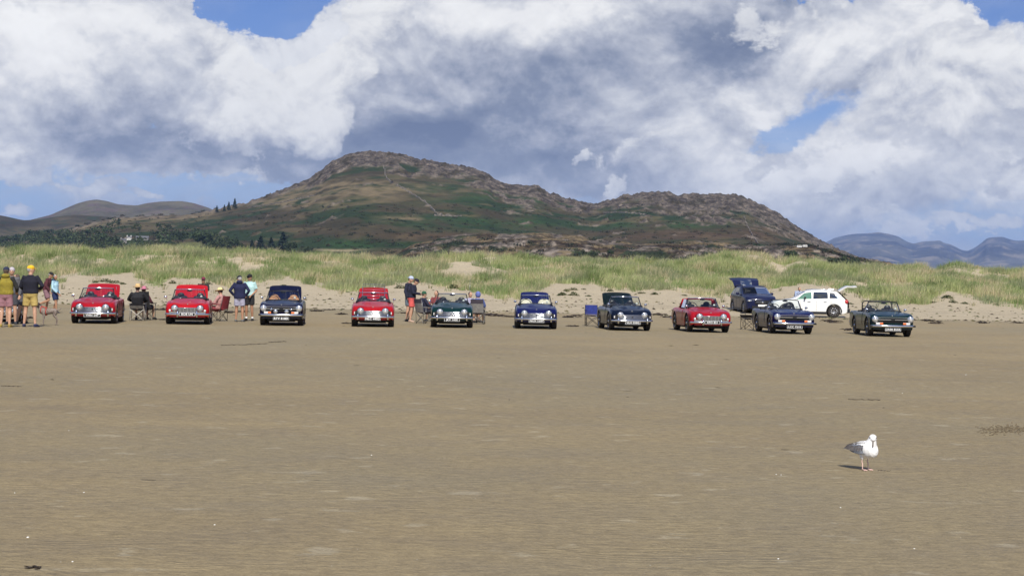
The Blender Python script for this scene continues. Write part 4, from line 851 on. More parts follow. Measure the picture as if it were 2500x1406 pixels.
def roadster(px, py, yaw, col, plate, label, tr6=False, grille='a', seat='leather', boot=None, rack=False, spots=False, wire=True, steer=0.0, mirrors='wing', bulge=True, overr=True, rollbar=False, surrey=False, plate_white=False, sil=None, louvre=False, aerial=False, x_off=0, wiper=True, softtop=True, tax=True):
    D = CAR[tr6]; body_m = col; sf = D['surf']; F = -AX_F
    g = ground(px, py); car = empty('roadster', g, R(-yaw)); tag(car, label, 'car', 'classic roadsters lined up on the beach')
    body = link('body', D['body'], body_m, car)
    for k in (0, 1):
        d = link('door', D['door%d' % k], body_m, car); s = -1 if k else 1; z = sf(2.3, .7)
        h = MB(); h.tube([(s*.742, 2.30-AX_F, .70), (s*.756, 2.32-AX_F, .70), (s*.756, 2.42-AX_F, .70), (s*.742, 2.44-AX_F, .70)], .009, 6); h.build('handle', M['chrome'], d)
    bon = link('bonnet', D['bonnet'], body_m, car)
    mb = MB()
    if bulge:
        rows = []
        for i in range(15):
            s = .42+i*.055; row = []
            for j in range(11):
                x = -.22+(j-5)*.034; q = (1-((j-5)/5)**2)*max(0, 1-((i-8)/7.2)**2) if i > 8 else (1-((j-5)/5)**2)*max(0, math.sin(i/8*math.pi/2))
                row.append((x, s-AX_F, sf(s, x)+.004+.045*q))
            rows.append(row)
        mb.grid(rows, True); mb.build('power_bulge', body_m, bon)
    if tr6 or True:
        mb = MB(); mb.box((0, .085-AX_F+.02, sf(.16, 0)+.012), (.03, .02, .035)) ; mb.ball((0, .16-AX_F, sf(.16, 0)+.012), (.022, .015, .02), 8, 6); mb.build('badge', M['chrome'], bon)
    mb = MB(); sc0 = 1.36
    mb.box((0, 1.345-AX_F, sf(1.34, 0)+.010), (.62, .07, .012)); mb.build('scuttle_vent', M['black'], car)
    # underbody, engine bay and inner arches, floor
    mb = MB(); mb.box((0, .22, .30), (.90, 1.55, .32)); mb.box((0, 1.35, .225), (1.30, 1.7, .16)); mb.box((0, 2.6, .36), (.92, 1.2, .42)); mb.box((0, 2.26, .28), (1.15, .08, .14)); mb.box((0, 0, .26), (1.12, .10, .10)); mb.box((0, .75, .165), (.5, 1.9, .05)); mb.build('underbody', M['under'], car)
    mb = MB(); mb.tube([(-.35, 1.0, .17), (-.35, 2.9, .19), (-.38, 3.22, .20)], .025, 8); mb.build('exhaust', M['steel'], car)
    link('panel_seam', D['seam'], M['black'], car)
    link('sill', MB().box((-.705, 1.12, .235), (.05, 1.42, .05)).box((.705, 1.12, .235), (.05, 1.42, .05)).mesh('sill') if 'sill' not in CACHE else CACHE['sill'], sil or body_m, car)
    # wheels
    for (sx, y) in ((-1, 0), (1, 0), (-1, 2.24), (1, 2.24)):
        tm, rm, hm = WH[wire]; w = link('wheel', rm, M['silver'] if not wire else M['chrome'], car, (sx*.635, y, WR), (0, 0, (0 if sx > 0 else math.pi)+(steer if y == 0 else 0)))
        link('tyre', tm, M['tyre'], w); link('hub_cap', hm, M['chrome'], w)
    # front end
    fy = F-.012
    for sx in (-1, 1):
        if tr6: hx, hz_, hr, hy = .592, .595, .098, F+.012
        else: hx, hz_, hr, hy = .42, .555, .098, F-.002
        hd = MB(); hd.lathe([(.16, hr*.98), (.0, hr*1.12), (-.020, hr*1.12), (-.030, hr*1.02), (-.026, hr*.94)], (sx*hx, hy, hz_), 'Y', 24)
        h = hd.build('headlight', body_m if False else M['chrome'], car)
        ln = MB(); ln.lathe([(-.028, hr*.95), (-.040, hr*.80), (-.052, hr*.45), (-.055, .001)], (sx*hx, hy, hz_), 'Y', 24); l2 = ln.build('lens', M['lens'], h)
        rf = MB(); rf.lathe([(-.057, .030), (-.061, .02), (-.062, .001)], (sx*hx, hy, hz_), 'Y', 10); rf.box((sx*hx, hy-.052, hz_-.04), (.09, .01, .006)); rf.box((sx*hx, hy-.050, hz_+.045), (.08, .01, .005)); rf.build('lens_ribs', M['clear'], h)
        if not tr6:   # painted eyebrow and side lamps
            eb = MB(); rows = []
            for i in range(9):
                a = math.pi*(.08+.84*i/8); rows.append([(sx*hx+math.cos(a)*(hr*1.16+d), hy+yy, hz_+math.sin(a)*(hr*1.16+d)) for d, yy in ((0, -.055+.03*abs(math.cos(a))), (.018, -.045+.03*abs(math.cos(a))), (.03, .10), (.0, .14))])
            eb.grid(rows, True); eb.build('headlight_hood', body_m, car)
            sl = MB(); 
            if grille == 'a':
                sl.box((sx*.575, F+.055, .475), (.12, .06, .085), Matrix.Rotation(sx*.35, 3, 'Z')); a_ = sl.build('side_lamp', M['clear'], car)
                q = MB(); q.box((sx*.60, F+.030, .475), (.05, .05, .06), Matrix.Rotation(sx*.35, 3, 'Z')); q.build('lens', M['amber'] if steer > 9 else M['clear'], a_)
            else:
                sl.lathe([(.05, .038), (-.01, .038), (-.028, .02), (-.03, .001)], (sx*.575, F+.03, .47), 'Y', 14); a_ = sl.build('side_lamp', M['clear'], car)
                q = MB(); q.lathe([(.03, .045), (.02, .045)], (sx*.575, F+.0, .47), 'Y', 14); q.build('bezel', M['chrome'], a_)
        else:
            sl = MB(); sl.box((sx*.455, F-.018, .452), (.235, .045, .062)); a_ = sl.build('side_lamp', M['clear'], car)
            q = MB(); q.box((sx*.390, F-.044, .452), (.105, .02, .050)); q.build('indicator', M['amber'], a_)
    gb = MB(); gl = MB()
    if tr6:
        gb.box((0, F+.005, .545), (.97, .03, .145)); o = gb.build('grille', M['black'], car)
        gl.box((0, F-.022, .575), (1.0, .022, .020)); gl.build('grille_bar', M['chrome'], o)
        q = MB(); q.box((0, F-.032, .575), (.13, .02, .05)); q.build('emblem', M['black'], o)
        q = MB(); [q.box((0, F-.018, .49+.014*k), (.96, .012, .005)) for k in range(9) if k != 6]; q.build('grille_slats', M['under'], o)
        lp = MB(); lp.box((0, F-.005, .652), (1.04, .02, .012)); lp.build('bonnet_trim', M['chrome'], car)
    elif grille == 'a':
        gb.box((0, F+.010, .468), (1.22, .04, .165)); o = gb.build('grille', M['black'], car)
        for k in range(6):
            q = MB(); z = .400+.0285*k; wd = .62 if k < 3 else .60
            q.tube([(-wd+.03, F+.045, z), (-.45, F-.012, z), (-.2, F-.026, z), (.2, F-.026, z), (.45, F-.012, z), (wd-.03, F+.045, z)], .0085, 6); q.build('grille_bar', M['chrome'], o)
        q = MB(); q.box((0, F-.034, .48), (.035, .01, .05)); q.build('emblem', M['black'], o)
    else:
        gb.box((0, F-.002, .485), (.62, .03, .15)); o = gb.build('grille', M['black'], car)
        for k in range(7):
            q = MB(); q.box((0, F-.024, .425+.021*k), (.61, .014, .009)); q.build('grille_bar', M['chrome'], o)
        for k in range(5):
            q = MB(); q.box((-.24+.12*k, F-.028, .488), (.012, .014, .14)); q.build('grille_bar', M['chrome'], o)
        q = MB(); q.tube([(-.31, F-.026, .41), (-.31, F-.026, .565), (.31, F-.026, .565), (.31, F-.026, .41), (-.31, F-.026, .41)], .009, 6); q.build('grille_surround', M['chrome'], o)
        for sx in (-1, 1): q = MB(); q.box((sx*.47, F+.01, .405), (.26, .03, .05), Matrix.Rotation(sx*.18, 3, 'Z')); q.build('side_grille', M['chrome'], car)
    # bumper: a lofted blade with wrapped ends
    zc, hh = (.365, .040) if tr6 else (.350, .036)
    rows = []
    for i in range(25):
        x = -.735+1.47*i/24; a = abs(x)/.735; y = F-.105+.10*a**3+.16*max(0, a-.9)/.1*(.6); hz2 = hh*(1-.12*a**4)
        rows.append([(x, y+.035, zc+hz2), (x, y+.008, zc+hz2*1.0), (x, y-.012, zc+hz2*.65), (x, y-.020, zc), (x, y-.012, zc-hz2*.65), (x, y+.008, zc-hz2), (x, y+.035, zc-hz2)])
    mb = MB(); mb.grid(rows, True); mb.grid([[r_[-1] for r_ in rows], [r_[0] for r_ in rows]], True); bp = mb.build('bumper', M['chrome'], car)
    if not tr6 and overr:
        ox = .507 if grille == 'a' else .315
        for sx in (-1, 1):
            q = MB(); q.tube([(sx*ox, F-.09, .255), (sx*ox, F-.125, .275), (sx*ox, F-.140, .33), (sx*ox, F-.135, .40), (sx*ox, F-.105, .455), (sx*ox, F-.07, .465)], [.022, .030, .034, .032, .026, .015], 8); q.build('overrider', M['chrome'], bp)
    if tr6:
        for sx in (-1, 1): q = MB(); q.box((sx*.745, F+.04, zc), (.03, .16, .06)); q.build('bumper_end', M['black'], bp)
    if spots:
        for sx in (-1, 1):
            q = MB(); q.lathe([(.07, .03), (.03, .065), (-.02, .072), (-.028, .066), (-.026, .06)], (sx*.185, F-.09, .485), 'Y', 20); sp_ = q.build('spotlight', M['chrome'], car)
            q = MB(); q.lathe([(-.027, .062), (-.040, .04), (-.043, .001)], (sx*.185, F-.09, .485), 'Y', 18); q.build('lens', M['lens'], sp_)
            q = MB(); q.lathe([(.05, .02), (.0, .042), (-.02, .045), (-.024, .001)], (sx*.33, F-.06, .56), 'Y', 14); q.build('horn', M['chrome'], car)
    # number plate
    pz = (.252 if tr6 else .285) if grille != 'c' else .352; pw = .53; py_ = F-.10 if not tr6 else F-.05
    if grille == 'c': py_ = F-.135
    q = MB(); q.box((0, py_, pz), (pw, .010, .112)); pl_ = q.build('number_plate', M['platew'], car)
    if not plate_white: q = MB(); q.box((0, py_-.007, pz), (pw-.022, .006, .092)); q.build('plate_face', M['plateb'], pl_)
    else: q = MB(); q.box((0, py_-.007, pz), (pw-.012, .006, .100)); q.build('plate_face', M['plateb'], pl_)
    tm_ = plate and text_mesh(plate, .098 if not plate_white else .104, .022 if not plate_white else .035); tm_ and link('lettering', tm_, M['platew'], pl_, (0, py_-.012, pz-.002), (R(90), 0, 0))
    # cockpit
    tub = MB(); x0, x1, y0, y1, zf = -.62, .62, 1.40-AX_F, 2.68-AX_F, .32
    tub.add([(x0, y0, .80), (x1, y0, .80), (x1, y1, .80), (x0, y1, .80), (x0, y0, zf), (x1, y0, zf), (x1, y1, zf), (x0, y1, zf)], [(4, 5, 6, 7), (0, 1, 5, 4), (1, 2, 6, 5), (2, 3, 7, 6), (3, 0, 4, 7)]); tub.build('cockpit', M['cloth'], car)
    q = MB(); q.box((0, 1.50-AX_F, .76), (1.22, .10, .12)); q.tube([(-.6, 1.46-AX_F, .835), (0, 1.43-AX_F, .85), (.6, 1.46-AX_F, .835)], .030, 8); q.build('dashboard', M['black'], car)
    q = MB(); q.tube([(-.345+math.cos(t)*.19, 1.70-AX_F+math.sin(t)*.06, .835+math.sin(t)*.18) for t in np.linspace(0, 2*math.pi, 21)], .012, 6, False); q.tube([(-.52, 1.70-AX_F, .835), (-.17, 1.70-AX_F, .835)], .009, 5); q.tube([(-.345, 1.7-AX_F, .835), (-.345, 1.5-AX_F, .76)], .02, 6); q.build('steering_wheel', M['black'], car)
    sm_ = M[seat]
    for sx in (-1, 1):
        q = MB(); rows = []
        for i, (y, z, w, d) in enumerate([(1.95, .46, .23, .10), (2.30, .42, .23, .11), (2.34, .55, .24, .10), (2.40, .78, .235, .09), (2.44, .92 if seat in ('cream', 'leather') else .86, .215, .075), (2.455, .99 if seat == 'cream' else .93, .16, .05), (2.46, 1.015 if seat == 'cream' else .945, .06, .02)]):
            rows.append([(sx*.33+math.cos(t)*w, y-AX_F+math.sin(t)*d, z+(.03*math.sin(t) if i > 1 else 0)) for t in np.linspace(0, 2*math.pi, 15)[:-1]])
        q.grid(rows, True, True); st = q.build('seat', sm_, car)
        if seat in ('leather', 'leather2') or seat == 'tan': q = MB(); q.ball((sx*.33, 2.47-AX_F, .955 if seat != 'tan' else .94), (.14 if seat == 'tan' else .12, .05, .095), 12, 8); q.build('headrest', sm_, st)
    # windscreen
    wb = [(-.575, 1.50), (-.5, 1.40), (-.3, 1.335), (0, 1.315), (.3, 1.335), (.5, 1.40), (.575, 1.50)]
    bot = [(x, s-AX_F, .838 if abs(x) < .55 else .825) for x, s in wb]; top = [(x*.86, s-AX_F+.22, 1.172-.012*abs(x*2)**2) for x, s in wb]
    q = MB(); q.tube(top, .017, 8); fr = q.build('windscreen_frame', M['chrome'] if not tr6 else M['black'], car)
    q = MB(); q.tube([bot[0], top[0]], .018, 6); q.tube([bot[-1], top[-1]], .018, 6); q.tube(bot, .012, 6); q.build('windscreen_pillar', M['black'], fr)
    q = MB(); q.grid([bot, top], True); q.build('windscreen', M['glass'], fr)
    q = MB(); q.ball((0, 1.56-AX_F, 1.125), (.10, .012, .030), 12, 8); q.tube([(0, 1.56-AX_F, 1.14), (0, 1.53-AX_F, 1.17)], .007, 5); q.build('rear_view_mirror', M['black'], fr)
    if tax: q = MB(); q.lathe([(-.003, .04), (.003, .04)], (.40, 1.475-AX_F, .93), 'Y', 14); q.build('tax_disc', M['platew'], fr)
    for sx in (-1, 1):
        q = MB(); q.tube([(sx*.25-.1, 1.325-AX_F, .852), (sx*.25-.02, 1.37-AX_F, .90), (sx*.25+.20, 1.40-AX_F, .905)], .006, 5); q.build('wiper', M['chrome'], car)
        if mirrors == 'wing': mp = (sx*.66, .42, .90)
        elif mirrors == 'door': mp = (sx*.735, 1.60-AX_F, .93)
        else: mp = (sx*.80, .72, .90)
        if mirrors == 'one' and sx > 0: continue
        q = MB(); q.ball(mp, (.055, .028, .042), 12, 8); q.tube([(mp[0]-sx*.05, mp[1]+.02, .77), (mp[0]-sx*.02, mp[1]+.01, mp[2]-.02)], .008, 6); q.build('door_mirror', M['chrome'], car)
        q = MB(); q.tube([(sx*.565, 1.53-AX_F, .84), (sx*.60, 1.80-AX_F, .83), (sx*.50, 1.74-AX_F, 1.13)], .009, 6); q.build('quarter_light_frame', M['chrome'], car)
    if softtop:
        q = MB(); rows = []
        for i in range(9):
            a = i/8*math.pi; rows.append([(x, 2.78-AX_F-math.cos(a)*(.15-.05*abs(x)), .79+math.sin(a)*(.085-.05*x*x)) for x in np.linspace(-.62, .62, 13)])
        q.grid(rows, True); q.build('folded_hood', M['blackf'], car)
    if louvre: q = MB(); q.tube([(.33+math.cos(t)*.15, 2.38-AX_F, .93+math.sin(t)*.13) for t in np.linspace(0, math.pi, 9)], .035, 8); q.ball((.33, 2.40-AX_F, .93), (.13, .04, .10), 12, 8); q.build('headrest_cover', M['leather'], car)
    if rollbar:
        q = MB(); q.tube([(-.52, 2.62-AX_F, .78), (-.52, 2.62-AX_F, 1.10), (-.44, 2.62-AX_F, 1.18), (.44, 2.62-AX_F, 1.18), (.52, 2.62-AX_F, 1.10), (.52, 2.62-AX_F, .78)], .022, 8); q.build('roll_bar', M['black'], car)
        for x in (-.25, .15): q = MB(); q.tube([(x, 2.6-AX_F, 1.18), (x+.02, 2.6-AX_F, 1.24), (x+.22, 2.6-AX_F, 1.24)], .007, 5); q.build('hood_stay', M['black'], car)
    if surrey:
        rows = []; rows2 = []
        for x in np.linspace(-1, 1, 15):
            a = abs(x)**2.2; rows.append([(x*.60, 2.82-AX_F-.20*a, .83), (x*.56, 2.68-AX_F-.20*a, 1.10-.02*a), (x*.53, 2.58-AX_F-.18*a, 1.14-.03*a)])
        fr_ = MB(); fr_.tube([r_[0] for r_ in rows], .018, 6); fr_.tube([r_[2] for r_ in rows], .03, 8); fr_.tube([rows[0][0], rows[0][2]], .045, 6); fr_.tube([rows[-1][0], rows[-1][2]], .045, 6); f_ = fr_.build('rear_screen_frame', body_m, car)
        g_ = MB(); g_.grid([[r_[0], r_[1]] for r_ in rows], True); g_.build('rear_screen', M['glass'], f_)
        for sx in (-1, 1):
            q = MB(); q.add([(sx*.60, 1.78-AX_F, .83), (sx*.60, 2.58-AX_F, .83), (sx*.54, 2.40-AX_F, 1.12), (sx*.53, 1.80-AX_F, 1.13)], [(0, 1, 2, 3)]); q.build('side_window', M['glass'], car)
        q = MB(); q.box((.18, 2.15-AX_F, 1.165), (.46, .5, .035)); q.build('roof_panel', M['blackf'], car)
    # boot lid, closed or hinged up at its front edge
    if boot:
        hinge = Vector((0, 2.96-AX_F, .835)); Ll, Wd = boot.get('len', .80), boot.get('w', .56); a = R(boot['a'])
        e = empty('boot_lid_hinge', (0, 0, 0), 0, car) if False else None
        rows = []; rows2 = []
        for i in range(9):
            s = i/8*Ll; row = []
            for j in range(13):
                x = (j-6)/6; w = Wd*(1-.06*(i/8)**3)
                up = .03*(1-x*x)-.05*(i/8)**4+(-.03 if abs(x) == 1 else 0)
                row.append((x*w, s, up))
            rows.append(row)
        for r_ in rows: rows2.append([(p[0]*.97, p[1], p[2]-.035) for p in r_])
        mb = MB(); mb.grid(rows, True); mb.grid([r_[::-1] for r_ in rows2], True); mb.grid([rows[0], rows2[0]], False); mb.grid([rows2[-1], rows[-1]], False); mb.grid([[r_[0] for r_ in rows2], [r_[0] for r_ in rows]], False); mb.grid([[r_[-1] for r_ in rows], [r_[-1] for r_ in rows2]], False)
        lid = mb.build('boot_lid', boot.get('mat', body_m), car, hinge, (a, 0, R(boot.get('tw', 0))))
        st = MB(); st.tube([(.45, 3.45-AX_F, .80), (.45, 3.25-AX_F, .835+.30*math.sin(a)+.18)], .008, 5); st.build('lid_stay', M['steel'], car)
        hole = MB(); hole.box((0, 3.32-AX_F, sf(3.3, 0)+.008), (1.02, .66, .01)); hole.build('boot_opening', M['under'], car)
        if rack:
            q = MB()
            for x in (-.40, .40): q.tube([(x, .02, .06), (x, Ll-.05, .06)], .012, 6)
            for yy in np.linspace(.05, Ll-.06, 5): q.tube([(-.40, yy, .07), (.40, yy, .07)], .011, 6)
            q.tube([(-.40, Ll-.05, .06), (-.40, Ll-.02, .14), (.40, Ll-.02, .14), (.40, Ll-.05, .06)], .011, 6); q.build('luggage_rack', M['chrome'], lid)
    else: link('boot_lid', D['boot'], body_m, car)
    # tail
    for sx in (-1, 1):
        q = MB(); q.box((sx*.60, D['L']-AX_F-.02, .62), (.10, .05, .13)); q.build('tail_light', M['redl'], car)
    q = MB(); q.tube([(-.70, D['L']-AX_F-.02, .40), (-.5, D['L']-AX_F+.06, .40), (.5, D['L']-AX_F+.06, .40), (.70, D['L']-AX_F-.02, .40)], .04, 8); q.build('rear_bumper', M['chrome'], car)
    if aerial: q = MB(); q.tube([(.62, 1.9-AX_F+1.0, .8), (.64, 1.9-AX_F+1.1, 1.75)], .004, 4); q.build('aerial', M['steel'], car)
    return car

RED = paint('red enamel', (.33, .006, .013)); RED2 = paint('bright red enamel', (.42, .007, .011)); RED3 = paint('signal red enamel', (.36, .007, .011))
NAVY = paint('midnight blue enamel', (.003, .004, .024)); BLUE = paint('royal blue enamel', (.005, .008, .070)); TEAL = paint('dark green enamel', (.0015, .022, .022)); DKBL = paint('blue black enamel', (.002, .006, .020)); BRG = paint('racing green enamel', (.001, .018, .020)); BLK = paint('black enamel', (.006, .006, .007)); BLUE2 = paint('sapphire enamel', (.003, .005, .055))
roadster(231, 789, -8.6, RED, 'VHN 24F', 'red open roadster with number plate VHN 24F, leftmost of the red ones', boot=dict(a=38, w=.57, tw=0), seat='leather', mirrors='one', tax=True)
roadster(459, 791, -9.0, RED2, 'BOB UN', 'bright red roadster with BOB UN plate, red chair beside it', grille='c', boot=dict(a=39, w=.57), mirrors='one', bulge=False, seat='leather')
roadster(688, 794, -5.9, NAVY, 'RTV 818D', 'navy roadster with two round spotlights and tan headrests', tr6=True, boot=dict(a=42, w=.585), spots=True, seat='tan', plate_white=True, bulge=False, mirrors='door')
roadster(910, 797, -4.7, RED3, 'NLC 440D', 'red roadster with a chrome luggage rack on its raised boot lid', boot=dict(a=40, w=.54), rack=True, plate_white=True, mirrors='door', seat='leather')
roadster(1103, 799, -2.2, TEAL, 'JKV 142E', 'dark green roadster numbered JKV 142E between folding chairs', mirrors='none' if False else 'one', aerial=True, seat='leather')
roadster(1308, 802, -.5, BLUE, 'NUX 550F', 'royal blue roadster with cream seats, plate NUX 550F', boot=dict(a=35, w=.53), seat='cream', mirrors='door')
roadster(1535, 806.2, -5.4, DKBL, 'VLH 550G', 'blue-black roadster with plate VLH 550G beside the empty blue chair', boot=dict(a=38, w=.56, mat=paint('dark hood cloth', (.002, .008, .008))), mirrors='wing', seat='leather')
roadster(1726, 810.5, -5.0, RED, 'XFO 821', 'red roadster with number plate XFO 821 and a fixed rear screen', grille='c', surrey=True, bulge=False, mirrors='wing', softtop=False, steer=-.02)
roadster(1928, 814.2, -2.6, BLUE2, 'LCC 721K', 'dark blue roadster LCC 721K parked in front of the white car', tr6=True, bulge=False, mirrors='wing', wire=False, louvre=True)
roadster(2168, 820.8, 1.2, BRG, 'UNM 855K', 'racing green roadster with roll bar at the right end of the row', tr6=True, bulge=False, mirrors='wing', rollbar=True, wire=False)
roadster(-4, 785, -14, BLK, '', 'black roadster cut off by the left edge behind the standing people', bulge=False, seat='leather')

# ================================================================ modern cars
def modern(loc, yaw, L, Wd, Hr, axf, wb, wr, prof, belt, roofr, body_m, glass_m, label, windows, arch_m, spoke=10, gate=True, style='a', gate_glass=None):
    car = empty('parked_car', loc, yaw); tag(car, label, 'car')
    S = np.linspace(0, L, 150); zr = spline(S, *zip(*prof)); w = spline(S, [0, .1, .5, 1.2, L-.6, L-.1, L], [Wd*.37, Wd*.45, Wd*.492, Wd*.5, Wd*.5, Wd*.47, Wd*.43]); bl = spline(S, *zip(*belt))
    zb = np.full_like(S, .22)+.12*np.exp(-S/.12)+.12*np.exp(-(L-S)/.15)
    for ax in (axf, axf+wb):
        a = np.maximum((wr+.05)**2-(S-ax)**2, 0); zb = np.maximum(zb, np.where(a > 0, wr+np.sqrt(a), 0))
    n = 28; P = np.zeros((len(S), n, 3)); tt = np.linspace(0, 1, n)
    for i, s in enumerate(S):
        top = zr[i]; b_ = min(bl[i], top-.02); cab = np.clip((top-b_)/.35, 0, 1); rw = Wd*.5*roofr
        zs = [zb[i], zb[i]+(b_-zb[i])*.25, zb[i]+(b_-zb[i])*.65, b_-.03, b_, b_+(top-b_)*.5, top-.05*cab-.01, top-.012, top, top+.012]
        xs = [w[i]*.97, w[i]*.995, w[i], w[i]*.985, w[i]*.965, (w[i]*.965*(1-cab)+cab*(w[i]*.965+rw)/2)-.0, w[i]*.90*(1-cab)+rw*cab, (w[i]*.82)*(1-cab)+(rw-.07)*cab, w[i]*.45, 0]
        k = np.linspace(0, 1, 10); P[i, :, 0] = np.interp(tt, k, xs); P[i, :, 2] = np.interp(tt, k, zs); x = P[i, :, 0]
        e = (x/(Wd/2))**2; P[i, :, 1] = s+.16*e*math.exp(-s/.5)-.12*e*math.exp(-(L-s)/.4)
    P[:, 1:-1] = P[:, :-2]*.2+P[:, 1:-1]*.6+P[:, 2:]*.2
    full = np.concatenate([P, P[:, -2::-1]*np.array([-1, 1, 1])], 1); full[..., 1] -= axf; m = full.shape[1]; ns = len(S)
    Nn = np.cross(np.gradient(full, axis=0), np.gradient(full, axis=1)); Nn /= np.maximum(np.linalg.norm(Nn, axis=-1, keepdims=True), 1e-9)
    if Nn[ns//2, n-1, 2] < 0: Nn = -Nn
    mb = MB(); mb.grid(full.tolist(), True)
    for i in (0, ns-1): e = full[i]; q = e.copy(); q[:, 2] = np.minimum(.28, q[:, 2]); mb.grid([e.tolist(), q.tolist()], False)
    mb.build('body', body_m, car)
    def patch(s0, s1, t0, t1, off, name, material, sides=(0, 1), slant=0):
        for sd in sides:
            rows = []
            for i in range(ns):
                if s0-.3 <= S[i] <= s1+.3:
                    row = []
                    for t in range(t0, t1+1):
                        f = (t-t0)/(t1-t0); sa = s0+slant[0]*f if slant else s0; sb = s1+slant[1]*f if slant else s1
                        ii = (np.clip((S[i]-(s0-.3))/((s1+.3)-(s0-.3)), 0, 1)*(sb-sa)+sa)/L*(ns-1); i0 = int(np.clip(ii, 0, ns-2)); fr = ii-i0; j = t if sd == 0 else m-1-t
                        row.append((full[i0, j]*(1-fr)+full[i0+1, j]*fr+Nn[i0, j]*off).tolist())
                    rows.append(row)
            mb = MB(); mb.grid(rows, True); mb.build(name, material, car)
    for wdw in windows: patch(*wdw[:4], .006, wdw[4], wdw[5], *wdw[6:])
    # dark sill cladding and arch lips
    for sd in (-1, 1):
        mb = MB(); mb.box((sd*(Wd/2-.02), wb/2, .27), (.05, wb-2*wr-.12, .13)); mb.build('sill', arch_m, car)
        for y in (0, wb):
            mb = MB(); rows = []
            for k in range(17):
                a = math.pi*(-.04+1.08*k/16); rows.append([(sd*(Wd/2+o), y+math.cos(a)*(wr+.045+d), wr+math.sin(a)*(wr+.045+d)) for o, d in ((-.06, 0), (.006, 0), (.010, .045), (-.03, .065))])
            mb.grid(rows, True); mb.build('wheel_arch', arch_m, car)
            t = MB(); t.lathe([(-.10, wr*.70), (-.11, wr*.85), (-.10, wr*.97), (-.07, wr), (.07, wr), (.10, wr*.97), (.11, wr*.85), (.10, wr*.70)], seg=32)
            rm = MB(); rm.lathe([(.02, wr*.70), (.10, wr*.72), (.10, wr*.68), (.03, wr*.66), (.02, 0)], seg=32)
            wh = empty('x', (0, 0, 0)) if False else rm.build('wheel', M['black'], car, (sd*(Wd/2-.12), y, wr), (0, 0, 0 if sd > 0 else math.pi))
            t.build('tyre', M['tyre'], wh); sp_ = MB()
            for k in range(spoke):
                a = 2*math.pi*k/spoke; d = .10; sp_.tube([(.085, math.cos(a)*.04, math.sin(a)*.04), (.09, math.cos(a+d)*wr*.45, math.sin(a+d)*wr*.45), (.095, math.cos(a)*wr*.69, math.sin(a)*wr*.69)], [.022, .016, .020], 5)
            sp_.lathe([(.07, .06), (.10, .05), (.105, .0)], seg=12); sp_.lathe([(.09, wr*.70), (.10, wr*.69), (.09, wr*.66)], seg=30); sp_.build('spokes', M['silver'], wh)
    mb = MB(); mb.box((0, wb/2, .28), (Wd-.35, wb+.9, .20)); mb.build('underbody', M['under'], car)
    for sx in (-1, 1):
        mb = MB(); mp = (sx*(Wd/2+.10), 1.02, belt[3][1]+.08); mb.ball(mp, (.11, .06, .075), 12, 8); mb.tube([(sx*(Wd/2-.06), 1.0, mp[2]-.06), mp], .03, 6); mb.build('door_mirror', M['black'] if style == 'a' else body_m, car)
        mb = MB(); mb.ball((sx*Wd*.36, -axf+.16, .74 if style == 'b' else .76), (.20, .09, .07), 12, 8, Matrix.Rotation(-sx*.35, 3, 'Z')); mb.build('headlight', M['lens'], car)
        mb = MB(); mb.ball((sx*Wd*.43, L-axf-.16, .92), (.10, .13, .13), 12, 8); mb.build('tail_light', M['redl'], car)
        for y0 in (1.25, 2.15): mb = MB(); mb.box((sx*(Wd/2+.012), y0, belt[3][1]-.13), (.03, .17, .028)); mb.build('door_handle', M['chrome'] if style == 'a' else body_m, car)
        mb = MB(); mb.tube([(sx*Wd*.5*roofr*.93, 1.1, Hr-.03), (sx*Wd*.5*roofr*.95, 1.5, Hr+.025), (sx*Wd*.5*roofr*.95, 2.6, Hr+.015), (sx*Wd*.5*roofr*.92, 3.0, Hr-.05)], .018, 6); mb.build('roof_rail', M['chrome'] if style == 'a' else M['black'], car)
    for y0 in (.78, 1.66, 2.50):
        for sx in (-1, 1):
            mb = MB(); i = int((y0+axf)/L*(ns-1)); js = range(2, 11); mb.tube([full[i, j if sx > 0 else m-1-j]+Nn[i, j if sx > 0 else m-1-j]*.001 for j in js], .005, 4); mb.build('door_seam', M['black'], car)
    # face
    mb = MB(); mb.box((0, -axf-.005, .66), (Wd*.46, .05, .20), taper=1.05); gr = mb.build('grille', M['black'], car)
    mb = MB(); mb.box((0, -axf-.035, .66), (Wd*.42, .02, .03)); mb.lathe([(-.02, .06), (.0, .06)], (0, -axf-.03, .66), 'Y', 16); mb.build('grille_bar', M['chrome'], gr)
    mb = MB(); mb.box((0, -axf+.03, .36), (Wd*.66, .08, .17)); mb.build('lower_intake', M['black'], car)
    mb = MB(); mb.box((0, -axf-.03, .47), (.52, .015, .11)); mb.build('number_plate', M['platew'], car)
    # raised tailgate
    if gate:
        hx = L-axf-.62; hzv = Hr-.02; e = []
        D2 = 1.02; ang = R(gate); rows = []; prf = [(0, 0, .0), (.28, .02, .01), (.52, .01, .05), (.62, -.04, .10), (.80, -.16, .10), (1.0, -.24, .06)]
        for (d, off, _) in prf:
            rows.append([(x*Wd*(.40+.07*d), d, -off*-1+.05*(1-(x)**2)-.05) for x in np.linspace(-1, 1, 13)])
        mb = MB(); mb.grid(rows, True); rows2 = [[(p[0]*.98, p[1], p[2]-.07) for p in r_] for r_ in rows]; mb.grid([r_[::-1] for r_ in rows2], True)
        mb.grid([rows2[-1], rows[-1]], False); mb.grid([rows[0], rows2[0]], False); mb.grid([[r_[0] for r_ in rows2], [r_[0] for r_ in rows]], False); mb.grid([[r_[-1] for r_ in rows], [r_[-1] for r_ in rows2]], False)
        tg = mb.build('tailgate', body_m, car, (0, hx, hzv), (ang, 0, 0))
